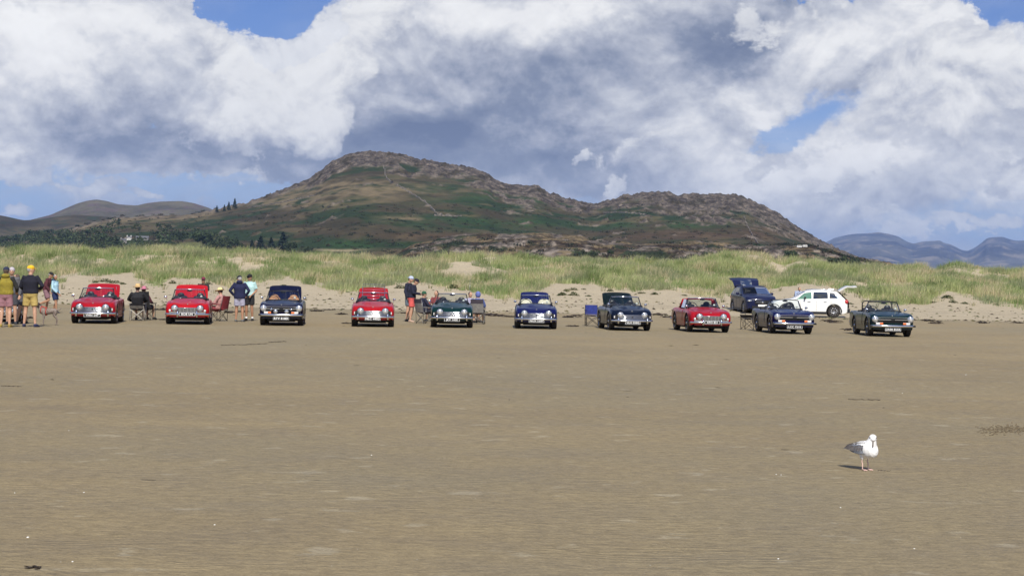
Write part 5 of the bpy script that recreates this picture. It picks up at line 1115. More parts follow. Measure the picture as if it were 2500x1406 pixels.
        mb = MB(); r1 = [[(p[0]*.84, p[1], p[2]+.004) for p in r_] for r_ in rows[0:3]]; mb.grid(r1, True); r3 = [[(p[0]*.84, p[1], p[2]-.076) for p in r_] for r_ in rows[0:3]]; mb.grid(r3, True); mb.build('rear_window', gate_glass or glass_m, tg)
        for sx in (-1, 1): mb = MB(); mb.tube([(sx*Wd*.38, hx+.15, Hr-.38), (sx*Wd*.40, hx+.42*math.cos(ang), Hr+.40*math.sin(ang)-.05)], .012, 6); mb.build('gas_strut', M['steel'], car)
        mb = MB(); mb.add([(-Wd*.38, L-axf-.56, Hr-.08), (Wd*.38, L-axf-.56, Hr-.08), (Wd*.42, L-axf-.01, .95), (Wd*.42, L-axf+.012, .55), (-Wd*.42, L-axf+.012, .55), (-Wd*.42, L-axf-.01, .95)], [(0, 1, 2, 5), (5, 2, 3, 4)]); mb.build('boot_opening', M['under'], car)
        mb = MB(); mb.box((0, L-axf-.0, .40), (Wd*.90, .12, .24)); mb.build('rear_bumper', M['black'], car)
    return car
g = ground(1993, 774.5)
modern(g, 0, 4.38, 1.81, 1.60, .90, 2.65, .345, [(0, .62), (.08, .80), (.4, .96), (1.15, 1.06), (1.9, 1.50), (2.35, 1.585), (2.9, 1.59), (3.7, 1.50), (4.05, 1.22), (4.3, 1.0), (4.38, .80)],
       [(0, .6), (.4, .90), (1.2, 1.00), (2.2, 1.03), (3.4, 1.09), (4.1, 1.10), (4.38, .80)], .80, M['cover'], M['dglass'], 'white crossover seen from the side with its tailgate raised',
       [(1.32, 2.30, 12, 17, 'side_window', M['gglass'], (0, 1), (.55, -.02)), (2.36, 3.22, 12, 17, 'side_window', M['dglass'], (0, 1), (.02, -.02)), (3.28, 3.90, 12, 17, 'side_window', M['dglass'], (0, 1), (.02, -.36)), (1.20, 1.92, 18, 27, 'windscreen', M['dglass'], (0, 1))], M['black'], 10, 30, 'a')
bpy.data.objects['parked_car'].rotation_euler = (0, 0, R(-97)); bpy.data.objects['parked_car'].location = ground(1918, 772.5); bpy.data.objects['parked_car'].scale = (.97, .97, .95)
def on_sand(px, py):
    d = ray(px, py); Ys = np.linspace(60, 130, 1400); gz = ground_z(d.x*Ys, Ys); h = np.nonzero(CAMH+d.z*Ys <= gz)[0]; Y = Ys[h[0]] if len(h) else 110.0
    return Vector((d.x*Y, Y, float(ground_z(d.x*Y, Y))))
g = on_sand(1852, 764.5); g.z -= .02
modern(g, R(5.5), 4.41, 1.84, 1.60, .86, 2.73, .35, [(0, .70), (.06, .88), (.4, 1.00), (1.15, 1.10), (1.85, 1.48), (2.3, 1.59), (3.0, 1.59), (3.75, 1.50), (4.1, 1.2), (4.35, 1.0), (4.41, .8)],
       [(0, .65), (.4, .93), (1.2, 1.03), (2.2, 1.05), (3.4, 1.09), (4.1, 1.12), (4.41, .85)], .80, paint('navy metallic', (.010, .014, .050)), M['dglass'], 'navy crossover facing the sea with its tailgate up, behind the red and blue roadsters',
       [(1.38, 2.28, 12, 17, 'side_window', M['dglass'], (0, 1), (.52, -.02)), (2.34, 3.2, 12, 17, 'side_window', M['dglass'], (0, 1), (.02, -.02)), (3.26, 3.85, 12, 17, 'side_window', M['dglass'], (0, 1), (.02, -.34)), (1.22, 1.90, 18, 27, 'windscreen', glass_mat('windscreen tint', (.05, .06, .09), .25), (0, 1))], mat('grey trim', (.05, .05, .052), .6), 10, 42, 'b', glass_mat('sky lit glass', (.2, .22, .25), 1.4))

# ================================================================ people
SKIN = mat('skin', (.50, .29, .19), .55, noise=.12, nscale=20); SKIN2 = mat('tanned skin', (.38, .20, .12), .55, noise=.12, nscale=20); EYE = mat('eye', (.03, .02, .02), .3)
_fab = {}
def fab(name, col, rough=.9, bump=.9):
    if name not in _fab: _fab[name] = mat(name, col, rough, noise=.18, nscale=9, bump=bump, bscale=14)
    return _fab[name]
def remesh(mb, name, vox=.016, smooth=4):
    me = mb.mesh('tmp'); o = bpy.data.objects.new('tmp', me); COL.objects.link(o)
    m = o.modifiers.new('r', 'REMESH'); m.mode = 'VOXEL'; m.voxel_size = vox; m.use_smooth_shade = True
    s = o.modifiers.new('s', 'SMOOTH'); s.iterations = smooth; s.factor = .5
    dg = bpy.context.evaluated_depsgraph_get(); r_ = bpy.data.meshes.new_from_object(o.evaluated_get(dg)); bpy.data.objects.remove(o); bpy.data.meshes.remove(me)
    r_.name = name; r_.polygons.foreach_set('use_smooth', [True]*len(r_.polygons)); return r_
def ring_loft(mb, rings, seg=14):
    """rings = [(centre, rx, ry, (axis direction))] stacked ellipses; joined and capped"""
    P = []
    for c, rx, ry in rings: P.append([(c[0]+math.cos(t)*rx, c[1]+math.sin(t)*ry, c[2]) for t in np.linspace(0, 2*math.pi, seg+1)[:-1]])
    n = len(mb.v); mb.grid(P, True, True); mb.f.append(tuple(range(n, n+seg))[::-1]); mb.sm.append(True); k = n+(len(P)-1)*seg; mb.f.append(tuple(range(k, k+seg))); mb.sm.append(True)
STAND = dict(pel=(0, 0, .95), waist=(0, .0, 1.08), chest=(0, .0, 1.29), neck=(0, .02, 1.47), head=(0, -.01, 1.625),
             shA=(-.185, .01, 1.41), shB=(.185, .01, 1.41), elA=(-.25, .04, 1.13), elB=(.25, .04, 1.13), wrA=(-.24, -.06, .90), wrB=(.24, -.06, .90),
             hipA=(-.09, 0, .92), hipB=(.09, 0, .92), knA=(-.11, -.02, .50), knB=(.11, -.02, .50), anA=(-.12, .03, .09), anB=(.12, .03, .09))
SIT = dict(pel=(0, .05, .47), waist=(0, .10, .60), chest=(0, .15, .81), neck=(0, .14, 1.00), head=(0, .10, 1.15),
           shA=(-.19, .15, .94), shB=(.19, .15, .94), elA=(-.27, .02, .70), elB=(.27, .02, .70), wrA=(-.20, -.22, .66), wrB=(.20, -.22, .66),
           hipA=(-.10, .0, .46), hipB=(.10, .0, .46), knA=(-.13, -.42, .50), knB=(.13, -.42, .50), anA=(-.13, -.48, .09), anB=(.13, -.48, .09))
def person(loc, yaw, H, label, top, bottom, pose=None, base=STAND, sleeves=True, hat=None, hair=(.10, .07, .05), skin=None, shoe=(.03, .03, .035), sock=None, hyaw=0, hpitch=0, fat=1.0, short=.62, topname='jacket', hatname='cap', jacket_len=.0, hood=False, group=None, glasses=False, vest=None, bald=False):
    skin = skin or SKIN; J = dict(base); J.update(pose or {}); J = {k: Vector(v) for k, v in J.items()}
    e = empty('person', loc, R(yaw)); e.scale = (H/1.75,)*3; tag(e, label, 'person', group)
    b = MB(); w = fat
    ring_loft(b, [(J['pel']-Vector((0, 0, .08)), .10, .09), (J['pel'], .155*w, .11*w), (J['waist'], .135*w, .10*w), (J['chest'], .160*w, .115*w), (J['neck']-Vector((0, 0, .05)), .12, .075), (J['neck'], .058, .058)])
    b.tube([J['neck']-Vector((0, 0, .05)), J['neck'].lerp(J['head'], .6)], [.062, .055], 10)
    HR = Matrix.Rotation(R(hyaw), 3, 'Z') @ Matrix.Rotation(R(hpitch), 3, 'X'); h = J['head']; hp = lambda v: h+HR @ Vector(v)
    b.ball(h, (.078, .098, .112), 14, 10, HR); b.ball(hp((0, -.035, -.06)), (.055, .055, .055), 10, 8, HR)
    b.ball(hp((0, -.103, -.012)), (.013, .020, .024), 8, 6, HR); b.ball(hp((0, -.088, -.055)), (.026, .012, .010), 8, 6, HR)
    for s in (-1, 1): b.ball(hp((s*.080, .01, -.01)), (.010, .02, .032), 8, 6, HR); b.ball(hp((s*.03, -.085, .022)), (.026, .012, .010), 8, 6, HR)
    for k in 'AB':
        s = -1 if k == 'A' else 1; sh, el, wr = J['sh'+k], J['el'+k], J['wr'+k]; hi, kn, an = J['hip'+k], J['kn'+k], J['an'+k]
        b.tube([J['chest'].lerp(sh, .55)+Vector((0, 0, .03)), sh, sh.lerp(el, .5), el, el.lerp(wr, .3), wr], [.05, .056, .047, .038, .040, .026], 10)
        b.tube([hi+Vector((0, 0, .03)), hi.lerp(kn, .3), hi.lerp(kn, .7), kn, kn.lerp(an, .3), kn.lerp(an, .7), an], [.09, .088, .070, .056, .058, .042, .034], 12)
        fwd = Vector((s*.25, -1, 0)).normalized(); b.tube([an+Vector((0, .03, -.03)), an+fwd*.08+Vector((0, 0, -.045)), an+fwd*.16+Vector((0, 0, -.065))], [.036, .034, .022], 8)
        d = (wr-el).normalized(); b.tube([wr, wr+d*.05, wr+d*.095], [.024, .034, .030], 8, flat=.55)
    me = remesh(b, 'person_body', .015, 3); bm = bmesh.new(); bm.from_mesh(me); f = MB()
    for k in 'AB':
        s = -1 if k == 'A' else 1; wr, el = J['wr'+k], J['el'+k]; d = (wr-el).normalized(); side = d.cross(Vector((0, 0, 1)) if abs(d.z) < .8 else Vector((0, 1, 0))).normalized(); nn = d.cross(side)
        for q in range(4):
            o = wr+d*.085+side*(q-1.5)*.018; L = (.066, .076, .071, .056)[q]; f.tube([o, o+d*L*.5+nn*.006, o+d*L*.85+nn*.022, o+d*L+nn*.034], [.0095, .009, .008, .006], 6)
        o = wr+d*.03+side*.028*s; f.tube([o, o+d*.035+side*.022*s, o+d*.062+side*.022*s+nn*.015], [.011, .010, .007], 6)
    vs = [bm.verts.new(v) for v in f.v]
    for fc in f.f:
        try: bm.faces.new([vs[i] for i in fc])
        except ValueError: pass
    bm.to_mesh(me); bm.free(); me.polygons.foreach_set('use_smooth', [True]*len(me.polygons)); link('body', me, skin, e)
    ey = MB()
    for s in (-1, 1): ey.ball(hp((s*.030, -.092, .012)), .009, 8, 6)
    ey.build('eye', EYE, e)
    if glasses:
        g = MB()
        for s in (-1, 1): g.ball(hp((s*.034, -.104, .010)), (.030, .008, .022), 10, 6, HR); g.tube([hp((s*.06, -.10, .015)), hp((s*.082, 0, .01))], .004, 4)
        g.build('sunglasses', M['black'], e)
    # top
    t = MB(); q = .024; lo = J['pel']+Vector((0, 0, .02-jacket_len))
    ring_loft(t, [(lo-Vector((0, 0, .03)), (.155*w+q), (.115*w+q)), (lo+Vector((0, 0, .03)), (.172*w+q), (.122*w+q)), (J['waist'], (.155*w+q), (.115*w+q)), (J['chest'], (.172*w+q), (.125*w+q)), (J['neck']-Vector((0, 0, .045)), .135+q*.6, .085), (J['neck']+Vector((0, 0, .015)), .072, .070)])
    if hood: t.ball(J['neck']+Vector((0, .06, .02)), (.13, .085, .07), 12, 8)
    arms = MB()
    for k in 'AB':
        sh, el, wr = J['sh'+k], J['el'+k], J['wr'+k]; tgt = t if not vest else arms
        end = [sh.lerp(el, .5), el, el.lerp(wr, .5), wr] if sleeves else [sh.lerp(el, .45), sh.lerp(el, .78)]
        rr = [.066, .060, .056, .046] if sleeves else [.066, .066]
        tgt.tube([J['chest'].lerp(sh, .5)+Vector((0, 0, .02)), sh+Vector((0, 0, .0))]+end, [.07, .076]+rr, 12)
    link(topname, remesh(t, topname, .015, 5), top, e)
    if vest: link('sleeves', remesh(arms, 'sleeves', .015, 3), vest, e)
    # shorts
    t = MB(); ring_loft(t, [(J['pel']+Vector((0, 0, .09)), .165*w, .125*w), (J['pel'], .178*w, .132*w), (J['hipA'].lerp(J['hipB'], .5)-Vector((0, 0, .06)), .165*w, .118*w), (J['hipA'].lerp(J['hipB'], .5)-Vector((0, 0, .11)), .13, .10)])
    for k in 'AB': hi, kn = J['hip'+k], J['kn'+k]; t.tube([hi+Vector((0, 0, .03)), hi.lerp(kn, .35), hi.lerp(kn, short+.15)], [.105, .112, .104], 14)
    link('shorts', remesh(t, 'shorts', .016, 3), bottom, e)
    for k in 'AB':
        s = -1 if k == 'A' else 1; an = J['an'+k]; fwd = Vector((s*.25, -1, 0)).normalized(); t = MB()
        t.tube([an+Vector((0, .055, -.045)), an+Vector((0, .01, -.030)), an+fwd*.09+Vector((0, 0, -.050)), an+fwd*.18+Vector((0, 0, -.066))], [.030, .046, .044, .024], 10); t.tube([an+Vector((0, .05, -.08)), an+fwd*.18+Vector((0, 0, -.08))], [.035, .038], 8, flat=.3)
        link('shoe', t.mesh('shoe'), fab('shoe%.2f%.2f' % (shoe[0], shoe[2]), shoe, .8), e)
        if sock: t = MB(); t.tube([an+Vector((0, 0, -.02)), an+Vector((0, -.003, .06))], [.040, .041], 10); link('sock', t.mesh('sock'), fab('sock', sock), e)
    # hair and hat
    if not bald:
        t = MB(); t.ball(hp((0, .022, .018)), (.084, .092, .104), 14, 10, HR); hm = remesh(t, 'hair', .014, 2)
        link('hair', hm, fab('hair%.2f' % hair[0], hair), e)
    if hat is not None:
        t = MB(); kind = hatname
        if kind in ('cap', 'backcap'):
            t.ball(hp((0, .006, .052)), (.090, .106, .082), 16, 10, HR); sg = 1 if kind == 'cap' else -1
            rows = [[hp((math.sin(a)*.072*f2, -sg*(.085+math.cos(a)*f3), .050-.012*(f3/.09))) for a in np.linspace(-1.45, 1.45, 9)] for f2, f3 in ((1.0, .0), (1.05, .05), (.98, .085))]
            t.grid(rows, True); rows = [[p+Vector((0, 0, -.008)) for p in r_] for r_ in rows]; t.grid([r_[::-1] for r_ in rows], True)
            link('cap', t.mesh('cap'), hat, e)
        elif kind == 'beanie': t.ball(hp((0, .008, .045)), (.092, .106, .092), 16, 10, HR); link('beanie', t.mesh('beanie'), hat, e)
        elif kind == 'hood': t.ball(hp((0, .02, .012)), (.112, .122, .135), 16, 10, HR); link('hood', t.mesh('hood'), hat, e)
        else:
            rows = [[hp((math.cos(a)*x*1.0, math.sin(a)*x*1.15, z+.03*abs(math.cos(a))*(x > .15))) for a in np.linspace(0, 2*math.pi, 25)[:-1]] for x, z in ((.01, .155), (.06, .150), (.083, .115), (.090, .045), (.14, .03), (.185, .028), (.185, .020), (.14, .022), (.088, .036))]
            t.grid(rows, True, True); link('sun_hat', t.mesh('sun_hat'), hat, e)
    return e
navyj = fab('navy cotton', (.012, .013, .028)); 
# the group by the black car at the left
person(ground(13, 798.5), 183, 1.80, 'person in an olive padded gilet and dusty pink shorts, seen from behind', fab('olive quilting', (.24, .19, .022)), fab('dusty pink cotton', (.30, .15, .17)), hat=fab('navy cap', (.022, .028, .06)), shoe=(.35, .25, .06), fat=1.18, hood=True, topname='gilet', vest=fab('dark sleeves', (.02, .02, .018)), pose=dict(elA=(-.31, -.02, 1.14), wrA=(-.26, -.22, 1.04), elB=(.31, -.02, 1.14), wrB=(.27, -.2, 1.02)), group='people around the black car')
person(ground(73, 798), 176, 1.86, 'person in a yellow cap, navy jumper and khaki shorts, seen from behind', fab('navy jumper', (.008, .008, .018)), fab('khaki yellow cotton', (.42, .31, .10)), hat=fab('yellow cap', (.78, .46, .02)), hair=(.35, .33, .30), shoe=(.03, .035, .09), fat=1.22, hyaw=-62, pose=dict(elA=(-.36, .04, 1.17), wrA=(-.22, -.16, 1.08), elB=(.30, -.03, 1.14), wrB=(.20, -.25, 1.0), anA=(-.16, .03, .09), anB=(.16, .03, .09), knA=(-.13, 0, .50), knB=(.13, 0, .50)), group='people around the black car')
person(ground(27, 792), 10, 1.80, 'person with a patterned scarf over the head behind the olive gilet', fab('grey top', (.10, .10, .11)), fab('dark trousers', (.05, .05, .06)), hat=fab('patterned scarf', (.42, .38, .40)), hatname='beanie', group='people around the black car')
person(ground(60, 790), -80, 1.72, 'person in a dark navy coat leaning over the black car, behind the khaki shorts', fab('slate navy coat', (.022, .024, .045)), fab('grey shorts', (.07, .07, .08)), shoe=(.07, .065, .055), pose=dict(chest=(0, -.10, 1.24), neck=(0, -.20, 1.40), head=(0, -.28, 1.50), shA=(-.18, -.14, 1.34), shB=(.18, -.14, 1.34), elA=(-.22, -.38, 1.20), elB=(.22, -.38, 1.20), wrA=(-.12, -.55, 1.05), wrB=(.12, -.55, 1.05), anB=(.14, -.22, .09), knB=(.13, -.16, .50)), fat=1.1, group='people around the black car')
person(ground(112, 764), 92, 1.74, 'person in a maroon jumper and mauve shorts walking behind the dog', fab('maroon wool', (.085, .022, .03)), fab('mauve cotton', (.22, .12, .14)), hat=fab('black cap', (.012, .012, .014)), skin=SKIN2, hair=(.3, .28, .26), pose=dict(chest=(0, -.06, 1.28), neck=(0, -.12, 1.45), head=(0, -.18, 1.58), shA=(-.18, -.08, 1.40), shB=(.18, -.08, 1.40), elA=(-.22, -.05, 1.12), wrA=(-.18, -.18, .92), elB=(.22, .06, 1.13), wrB=(.2, -.04, .90), knA=(-.1, -.14, .53), anA=(-.1, .30, .36), knB=(.1, -.03, .5), anB=(.1, .02, .09)), hpitch=22)
person(ground(133, 764), 75, 1.60, 'person in a pale blue hooded top and navy shorts beside the red roadster', fab('pale blue fleece', (.36, .56, .66)), fab('navy swim shorts', (.012, .025, .085)), skin=SKIN2, hair=(.32, .31, .30), hood=True, fat=1.08, pose=dict(elA=(-.27, -.04, 1.12), wrA=(-.22, -.24, .93), elB=(.25, .04, 1.12), wrB=(.22, -.1, .88), anA=(-.1, -.16, .09), knA=(-.1, -.12, .5), anB=(.12, .16, .09)), hyaw=-8, hpitch=12)
# beside the first red car
def at_s(px, py): return ground(px, py)
person(at_s(336, 782), 184, 1.78, 'person in black with a straw hat sitting in a white framed chair, back view', fab('black shirt', (.014, .014, .017)), fab('dark shorts', (.04, .03, .03)), base=SIT, hat=fab('straw', (.60, .40, .18)), hatname='sun', fat=1.15, pose=dict(elA=(-.33, .02, .74), elB=(.33, .02, .74)))
person(at_s(353, 780), 165, 1.66, 'person in a pink sun hat sitting right of the straw hat', fab('dark red top', (.09, .02, .03)), fab('dark skirt', (.03, .02, .03)), base=SIT, hat=fab('pink cotton hat', (.50, .17, .24)), hatname='sun')
person(at_s(495, 775.5), 5, 1.60, 'person in a maroon cap standing behind the raised lid of the bright red car', fab('black top', (.02, .02, .022)), fab('black shorts', (.02, .02, .02)), hat=fab('maroon cap', (.16, .02, .05)), pose=dict(elA=(-.24, -.14, 1.2), elB=(.24, -.14, 1.2), wrA=(-.05, -.22, 1.45), wrB=(.06, -.22, 1.45)), skin=SKIN2)
person(at_s(531, 783), -112, 1.66, 'person in a cream sun hat reclining in the red folding chair', fab('faded pink top', (.45, .24, .22)), fab('red shorts', (.25, .05, .06)), base=SIT, hat=fab('cream straw', (.72, .58, .28)), hatname='sun', hpitch=10)
person(ground(584, 785.5), 180, 1.70, 'person in a navy hooded jacket and lilac grey shorts, seen from behind', fab('navy shell', (.012, .015, .055)), fab('lilac grey cotton', (.36, .35, .44)), hat=fab('dark cap', (.015, .017, .03)), hair=(.4, .38, .36), hood=True, hyaw=35, hpitch=18, fat=1.18, jacket_len=.07, skin=SKIN2, shoe=(.16, .16, .16), pose=dict(elA=(-.36, .06, 1.16), wrA=(-.22, -.08, .98), elB=(.36, .06, 1.16), wrB=(.22, -.08, .98), head=(.03, -.07, 1.60)), group='pair talking beside the navy roadster')
person(ground(608, 783), -12, 1.74, 'person in a mint t-shirt, black shorts and black cap facing the sea', fab('mint jersey', (.42, .62, .60)), fab('black cotton shorts', (.018, .018, .02)), hat=fab('black cap', (.012, .012, .014)), sleeves=False, glasses=True, shoe=(.015, .015, .017), sock=(.75, .75, .73), topname='t_shirt', hyaw=-15, skin=SKIN2, pose=dict(elB=(.27, .03, 1.13), wrB=(.16, -.16, .98), elA=(-.25, .03, 1.13), wrA=(-.12, -.18, .97)), fat=1.12, group='pair talking beside the navy roadster')
person(ground(1004, 786.5), 84, 1.73, 'person in a navy jacket and coral red shorts looking down at a phone', fab('navy windcheater', (.012, .014, .032)), fab('coral red cotton', (.62, .10, .09)), hat=fab('navy cap dark', (.012, .012, .022)), fat=1.22, hpitch=28, shoe=(.45, .33, .25), pose=dict(chest=(0, -.03, 1.29), neck=(0, -.09, 1.46), head=(0, -.17, 1.585), shA=(-.18, -.04, 1.41), shB=(.18, -.04, 1.41), elA=(-.24, -.10, 1.14), elB=(.24, -.10, 1.14), wrA=(-.12, -.36, 1.12), wrB=(.10, -.36, 1.10), anB=(.12, .08, .09)), group='pair standing left of the green roadster')
person(ground(997, 784.5), 70, 1.80, 'person in a pale blue cap half hidden behind the navy jacket', fab('navy top', (.014, .016, .036)), fab('grey blue shorts', (.10, .13, .16)), hat=fab('pale blue cap', (.42, .48, .62)), hatname='backcap', hpitch=15, group='pair standing left of the green roadster', pose=dict(head=(0, -.08, 1.61)))
mb = MB(); mb.box((0, 0, 0), (.07, .012, .14), Euler((R(-50), 0, 0)).to_matrix()); p0 = ground(1004, 786.5)
tag(mb.build('phone', M['black'], None, p0+Vector((.50, -.02, 1.10)), (0, 0, R(84))), 'dark phone held by the person in coral red shorts', 'phone')
person(at_s(1040, 788), 118, 1.66, 'person in a dark green beanie sitting in the chair left of the green roadster', fab('dark blue fleece', (.015, .018, .04)), fab('dark trousers2', (.02, .02, .03)), base=SIT, hat=fab('green wool', (.02, .09, .045)), hatname='beanie', fat=1.1)
person(at_s(1061, 784), -25, 1.70, 'dark haired person in a maroon top sitting behind the green roadster', fab('maroon jersey', (.20, .05, .05)), fab('navy trousers', (.02, .02, .04)), base=SIT, hair=(.012, .010, .010))
person(at_s(1167, 789), 172, 1.68, 'person in a blue hooded coat sitting in the grey chair right of the green roadster', fab('blue coat', (.10, .14, .34)), fab('black trousers', (.012, .012, .014)), base=SIT, hat=fab('blue hood', (.12, .15, .38)), hatname='hood', fat=1.15, pose=dict(elB=(.33, .05, .66), wrB=(.26, -.14, .56)))
person(at_s(1150, 786), 30, 1.66, 'dark haired person in a lilac top sitting behind the blue hooded one', fab('lilac top', (.40, .38, .50)), fab('dark jeans', (.02, .02, .035)), base=SIT, hair=(.012, .010, .010))
_d = ray(1946, 700); person(Vector((_d.x*93.5, 93.5, float(ground_z(_d.x*93.5, 93.5))-.02)), 20, 1.60, 'dark haired person in a light blue shirt leaning beside the white car bonnet', fab('light blue shirt', (.32, .38, .52)), fab('blue shorts', (.04, .05, .1)), hair=(.012, .010, .010), fat=1.15, pose=dict(chest=(0, -.12, 1.22), neck=(0, -.22, 1.38), head=(0, -.30, 1.50), shA=(-.18, -.15, 1.32), shB=(.18, -.15, 1.32), elA=(-.24, -.25, 1.08), elB=(.24, -.25, 1.08), wrA=(-.16, -.45, 1.02), wrB=(.16, -.45, 1.02)))

# ================================================================ folding chairs
frm = {'white': mat('white tube', (.62, .60, .54), .45), 'dark': mat('dark tube', (.03, .03, .03), .4, .3), 'grey': mat('grey tube', (.22, .22, .21), .35, .6)}
def camp_chair(loc, yaw, fabric, frame, label, back=.88, low=None, pocket=True):
    e = empty('folding_chair', loc, R(yaw)); tag(e, label, 'folding chair', 'folding chairs between the cars'); w, d = .25, .22; fm = frm[frame]
    for sx in (-1, 1):
        q = MB(); q.tube([(sx*w, -d, 0), (sx*w, -d, .60)], .010, 6); q.build('front_leg', fm, e)
        q = MB(); q.tube([(sx*w, d, 0), (sx*w, d+.02, .45), (sx*(w-.02), d+.12, back)], .010, 6); q.build('back_leg', fm, e)
        q = MB(); q.tube([(sx*w, -d, 0), (sx*w, d, .42)], .008, 6); q.tube([(sx*w, d, 0), (sx*w, -d, .42)], .008, 6); q.build('side_brace', fm, e)
        q = MB(); q.box((sx*(w+.01), -.01, .615), (.055, .50, .022)); q.tube([(sx*w, -d, .60), (sx*(w+.01), .20, .60)], .010, 6); q.build('armrest', fabric if low is None else low, e)
    for y in (-d, d):
        q = MB(); q.tube([(-w, y, .02), (w, y, .42)], .009, 6); q.tube([(w, y, .02), (-w, y, .42)], .009, 6); q.build('cross_brace', fm, e)
    q = MB(); rows = [[(x*w, y, .43-.05*(1-x*x)*(1-((y)/.25)**2)) for x in np.linspace(-1, 1, 9)] for y in np.linspace(-d, d, 7)]; q.grid(rows, True); rows = [[(p[0], p[1], p[2]-.012) for p in r_] for r_ in rows]; q.grid([r_[::-1] for r_ in rows], True); q.build('seat', fabric, e)
    z0 = .44; q = MB(); rows = [[(x*(w-.005), d+.02+.10*(z-z0)/(back-z0)+.035*(1-x*x), z) for x in np.linspace(-1, 1, 9)] for z in np.linspace(z0, back, 7)]
    q.grid(rows, True); rows2 = [[(p[0], p[1]+.012, p[2]) for p in r_] for r_ in rows]; q.grid([r_[::-1] for r_ in rows2], True); q.grid([rows[-1], rows2[-1]], False); q.build('backrest', fabric, e)
    if low: q = MB(); rows3 = [[(p[0], p[1]+.016, p[2]) for p in r_] for r_ in rows[:5]]; q.grid([r_[::-1] for r_ in rows3], True); q.build('back_panel', low, e)
    return e
gcl = fab('grey canvas', (.20, .19, .175)); pcl = fab('plum canvas', (.055, .045, .06))
camp_chair(ground(336, 783), 184, fab('grey black canvas', (.02, .02, .026)), 'white', 'white framed folding chair under the person in the straw hat', back=.60, low=gcl)
camp_chair(ground(357, 781), 168, fab('black canvas', (.012, .012, .014)), 'dark', 'high backed black folding chair right of the white framed one', back=1.04)
camp_chair(ground(533, 783.5), -112, fab('dark red canvas', (.22, .022, .030)), 'dark', 'dark red folding chair beside the bright red car', back=.92)
camp_chair(ground(1037, 790), 128, pcl, 'grey', 'plum and grey folding chair left of the green roadster', back=.93, low=gcl)
camp_chair(ground(1166, 791.5), 174, pcl, 'grey', 'grey high backed folding chair right of the green roadster', back=.95, low=gcl)
camp_chair(ground(1061, 784.5), -25, pcl, 'dark', 'folding chair of the person in the maroon top', back=.80)
camp_chair(ground(1150, 786.5), 30, pcl, 'dark', 'folding chair of the dark haired person in lilac', back=.80)
camp_chair(ground(1446, 796), 6, fab('blue canvas', (.018, .030, .17)), 'dark', 'empty blue folding chair left of the blue-black roadster', back=.80)
camp_chair(ground(1829, 804.5), 150, fab('charcoal canvas', (.05, .05, .055)), 'dark', 'empty dark folding chair tucked beside the dark blue LCC car', back=.56)

# ================================================================ dog
g0 = ground(118, 793.5); e = empty('dog', g0, R(-90)); tag(e, 'speckled brown and grey dog in a red harness looking left', 'dog')
spk = mat('speckled coat', (.20, .15, .12), .9, noise=.0); nt = spk.node_tree; T = NT(nt); tcn = T.node('ShaderNodeTexCoord').outputs['Object']
T.val(nt.nodes['Principled BSDF'].inputs['Base Color'], T.mix(T.smooth(T.noise(tcn, 38, 4, .7), .44, .60), (.27, .225, .19), (.10, .065, .05)))
b = MB()   # dog faces -y locally
b.tube([(0, .26, .44), (0, .18, .45), (0, .02, .43), (0, -.14, .42), (0, -.22, .45), (0, -.27, .52)], [.065, .085, .092, .105, .095, .06], 14)
b.tube([(0, -.20, .47), (0, -.28, .56), (0, -.31, .60)], [.08, .062, .055], 12)
b.ball((0, -.345, .625), (.062, .08, .062), 12, 8); b.tube([(0, -.37, .62), (0, -.46, .60), (0, -.49, .597)], [.045, .032, .022], 10)
for sx, fy, hy in ((-1, -.01, 0), (1, .03, .05)):
    b.tube([(sx*.06, -.17+fy, .42), (sx*.065, -.15+fy, .28), (sx*.065, -.165+fy, .17), (sx*.065, -.165+fy, .05)], [.055, .036, .025, .020], 9); b.tube([(sx*.065, -.165+fy, .03), (sx*.065, -.205+fy, .018)], [.026, .020], 8)
    b.tube([(sx*.055, .20+hy, .43), (sx*.07, .16+hy, .30), (sx*.07, .25+hy, .19), (sx*.07, .235+hy, .05)], [.075, .050, .026, .020], 9); b.tube([(sx*.07, .235+hy, .03), (sx*.07, .195+hy, .018)], [.026, .020], 8)
b.tube([(0, .27, .47), (0, .36, .50), (0, .42, .55)], [.030, .018, .008], 8)
link('body', remesh(b, 'dog_body', .012, 3), spk, e)
q = MB(); q.ball((0, -.335, .64), (.067, .078, .060), 12, 8)
for s in (-1, 1): q.ball((s*.065, -.315, .595), (.014, .045, .065), 10, 8)
q.build('head_patch', mat('dark brown fur', (.025, .015, .012), .8), e)
q = MB(); q.ball((0, -.495, .603), (.014, .012, .012), 8, 6); q.build('nose', M['black'], e)
q = MB(); q.tube([(math.cos(t)*.098, -.22, .475+math.sin(t)*.112) for t in np.linspace(0, 2*math.pi, 17)], .016, 6, False); q.tube([(math.cos(t)*.112, -.06, .425+math.sin(t)*.112) for t in np.linspace(0, 2*math.pi, 17)], .016, 6, False); q.tube([(0, -.22, .585), (0, -.06, .54)], .02, 6); q.tube([(0, -.24, .37), (0, -.06, .31)], .02, 6); q.build('harness', fab('red webbing', (.42, .06, .04)), e)

# crumpled white bag under the first red car
q = MB(); r = random.Random(5); q.ball((0, 0, .055), (.055, .05, .055), 10, 7); q.v = [(x*(1+r.uniform(-.18, .18)), y*(1+r.uniform(-.18, .18)), max(0, z*(1+r.uniform(-.1, .12)))) for x, y, z in q.v]
tag(q.build('plastic_bag', M['white'], None, ground(197, 787.5)), 'small crumpled white bag in front of the left wheel of the leftmost red car', 'bag')

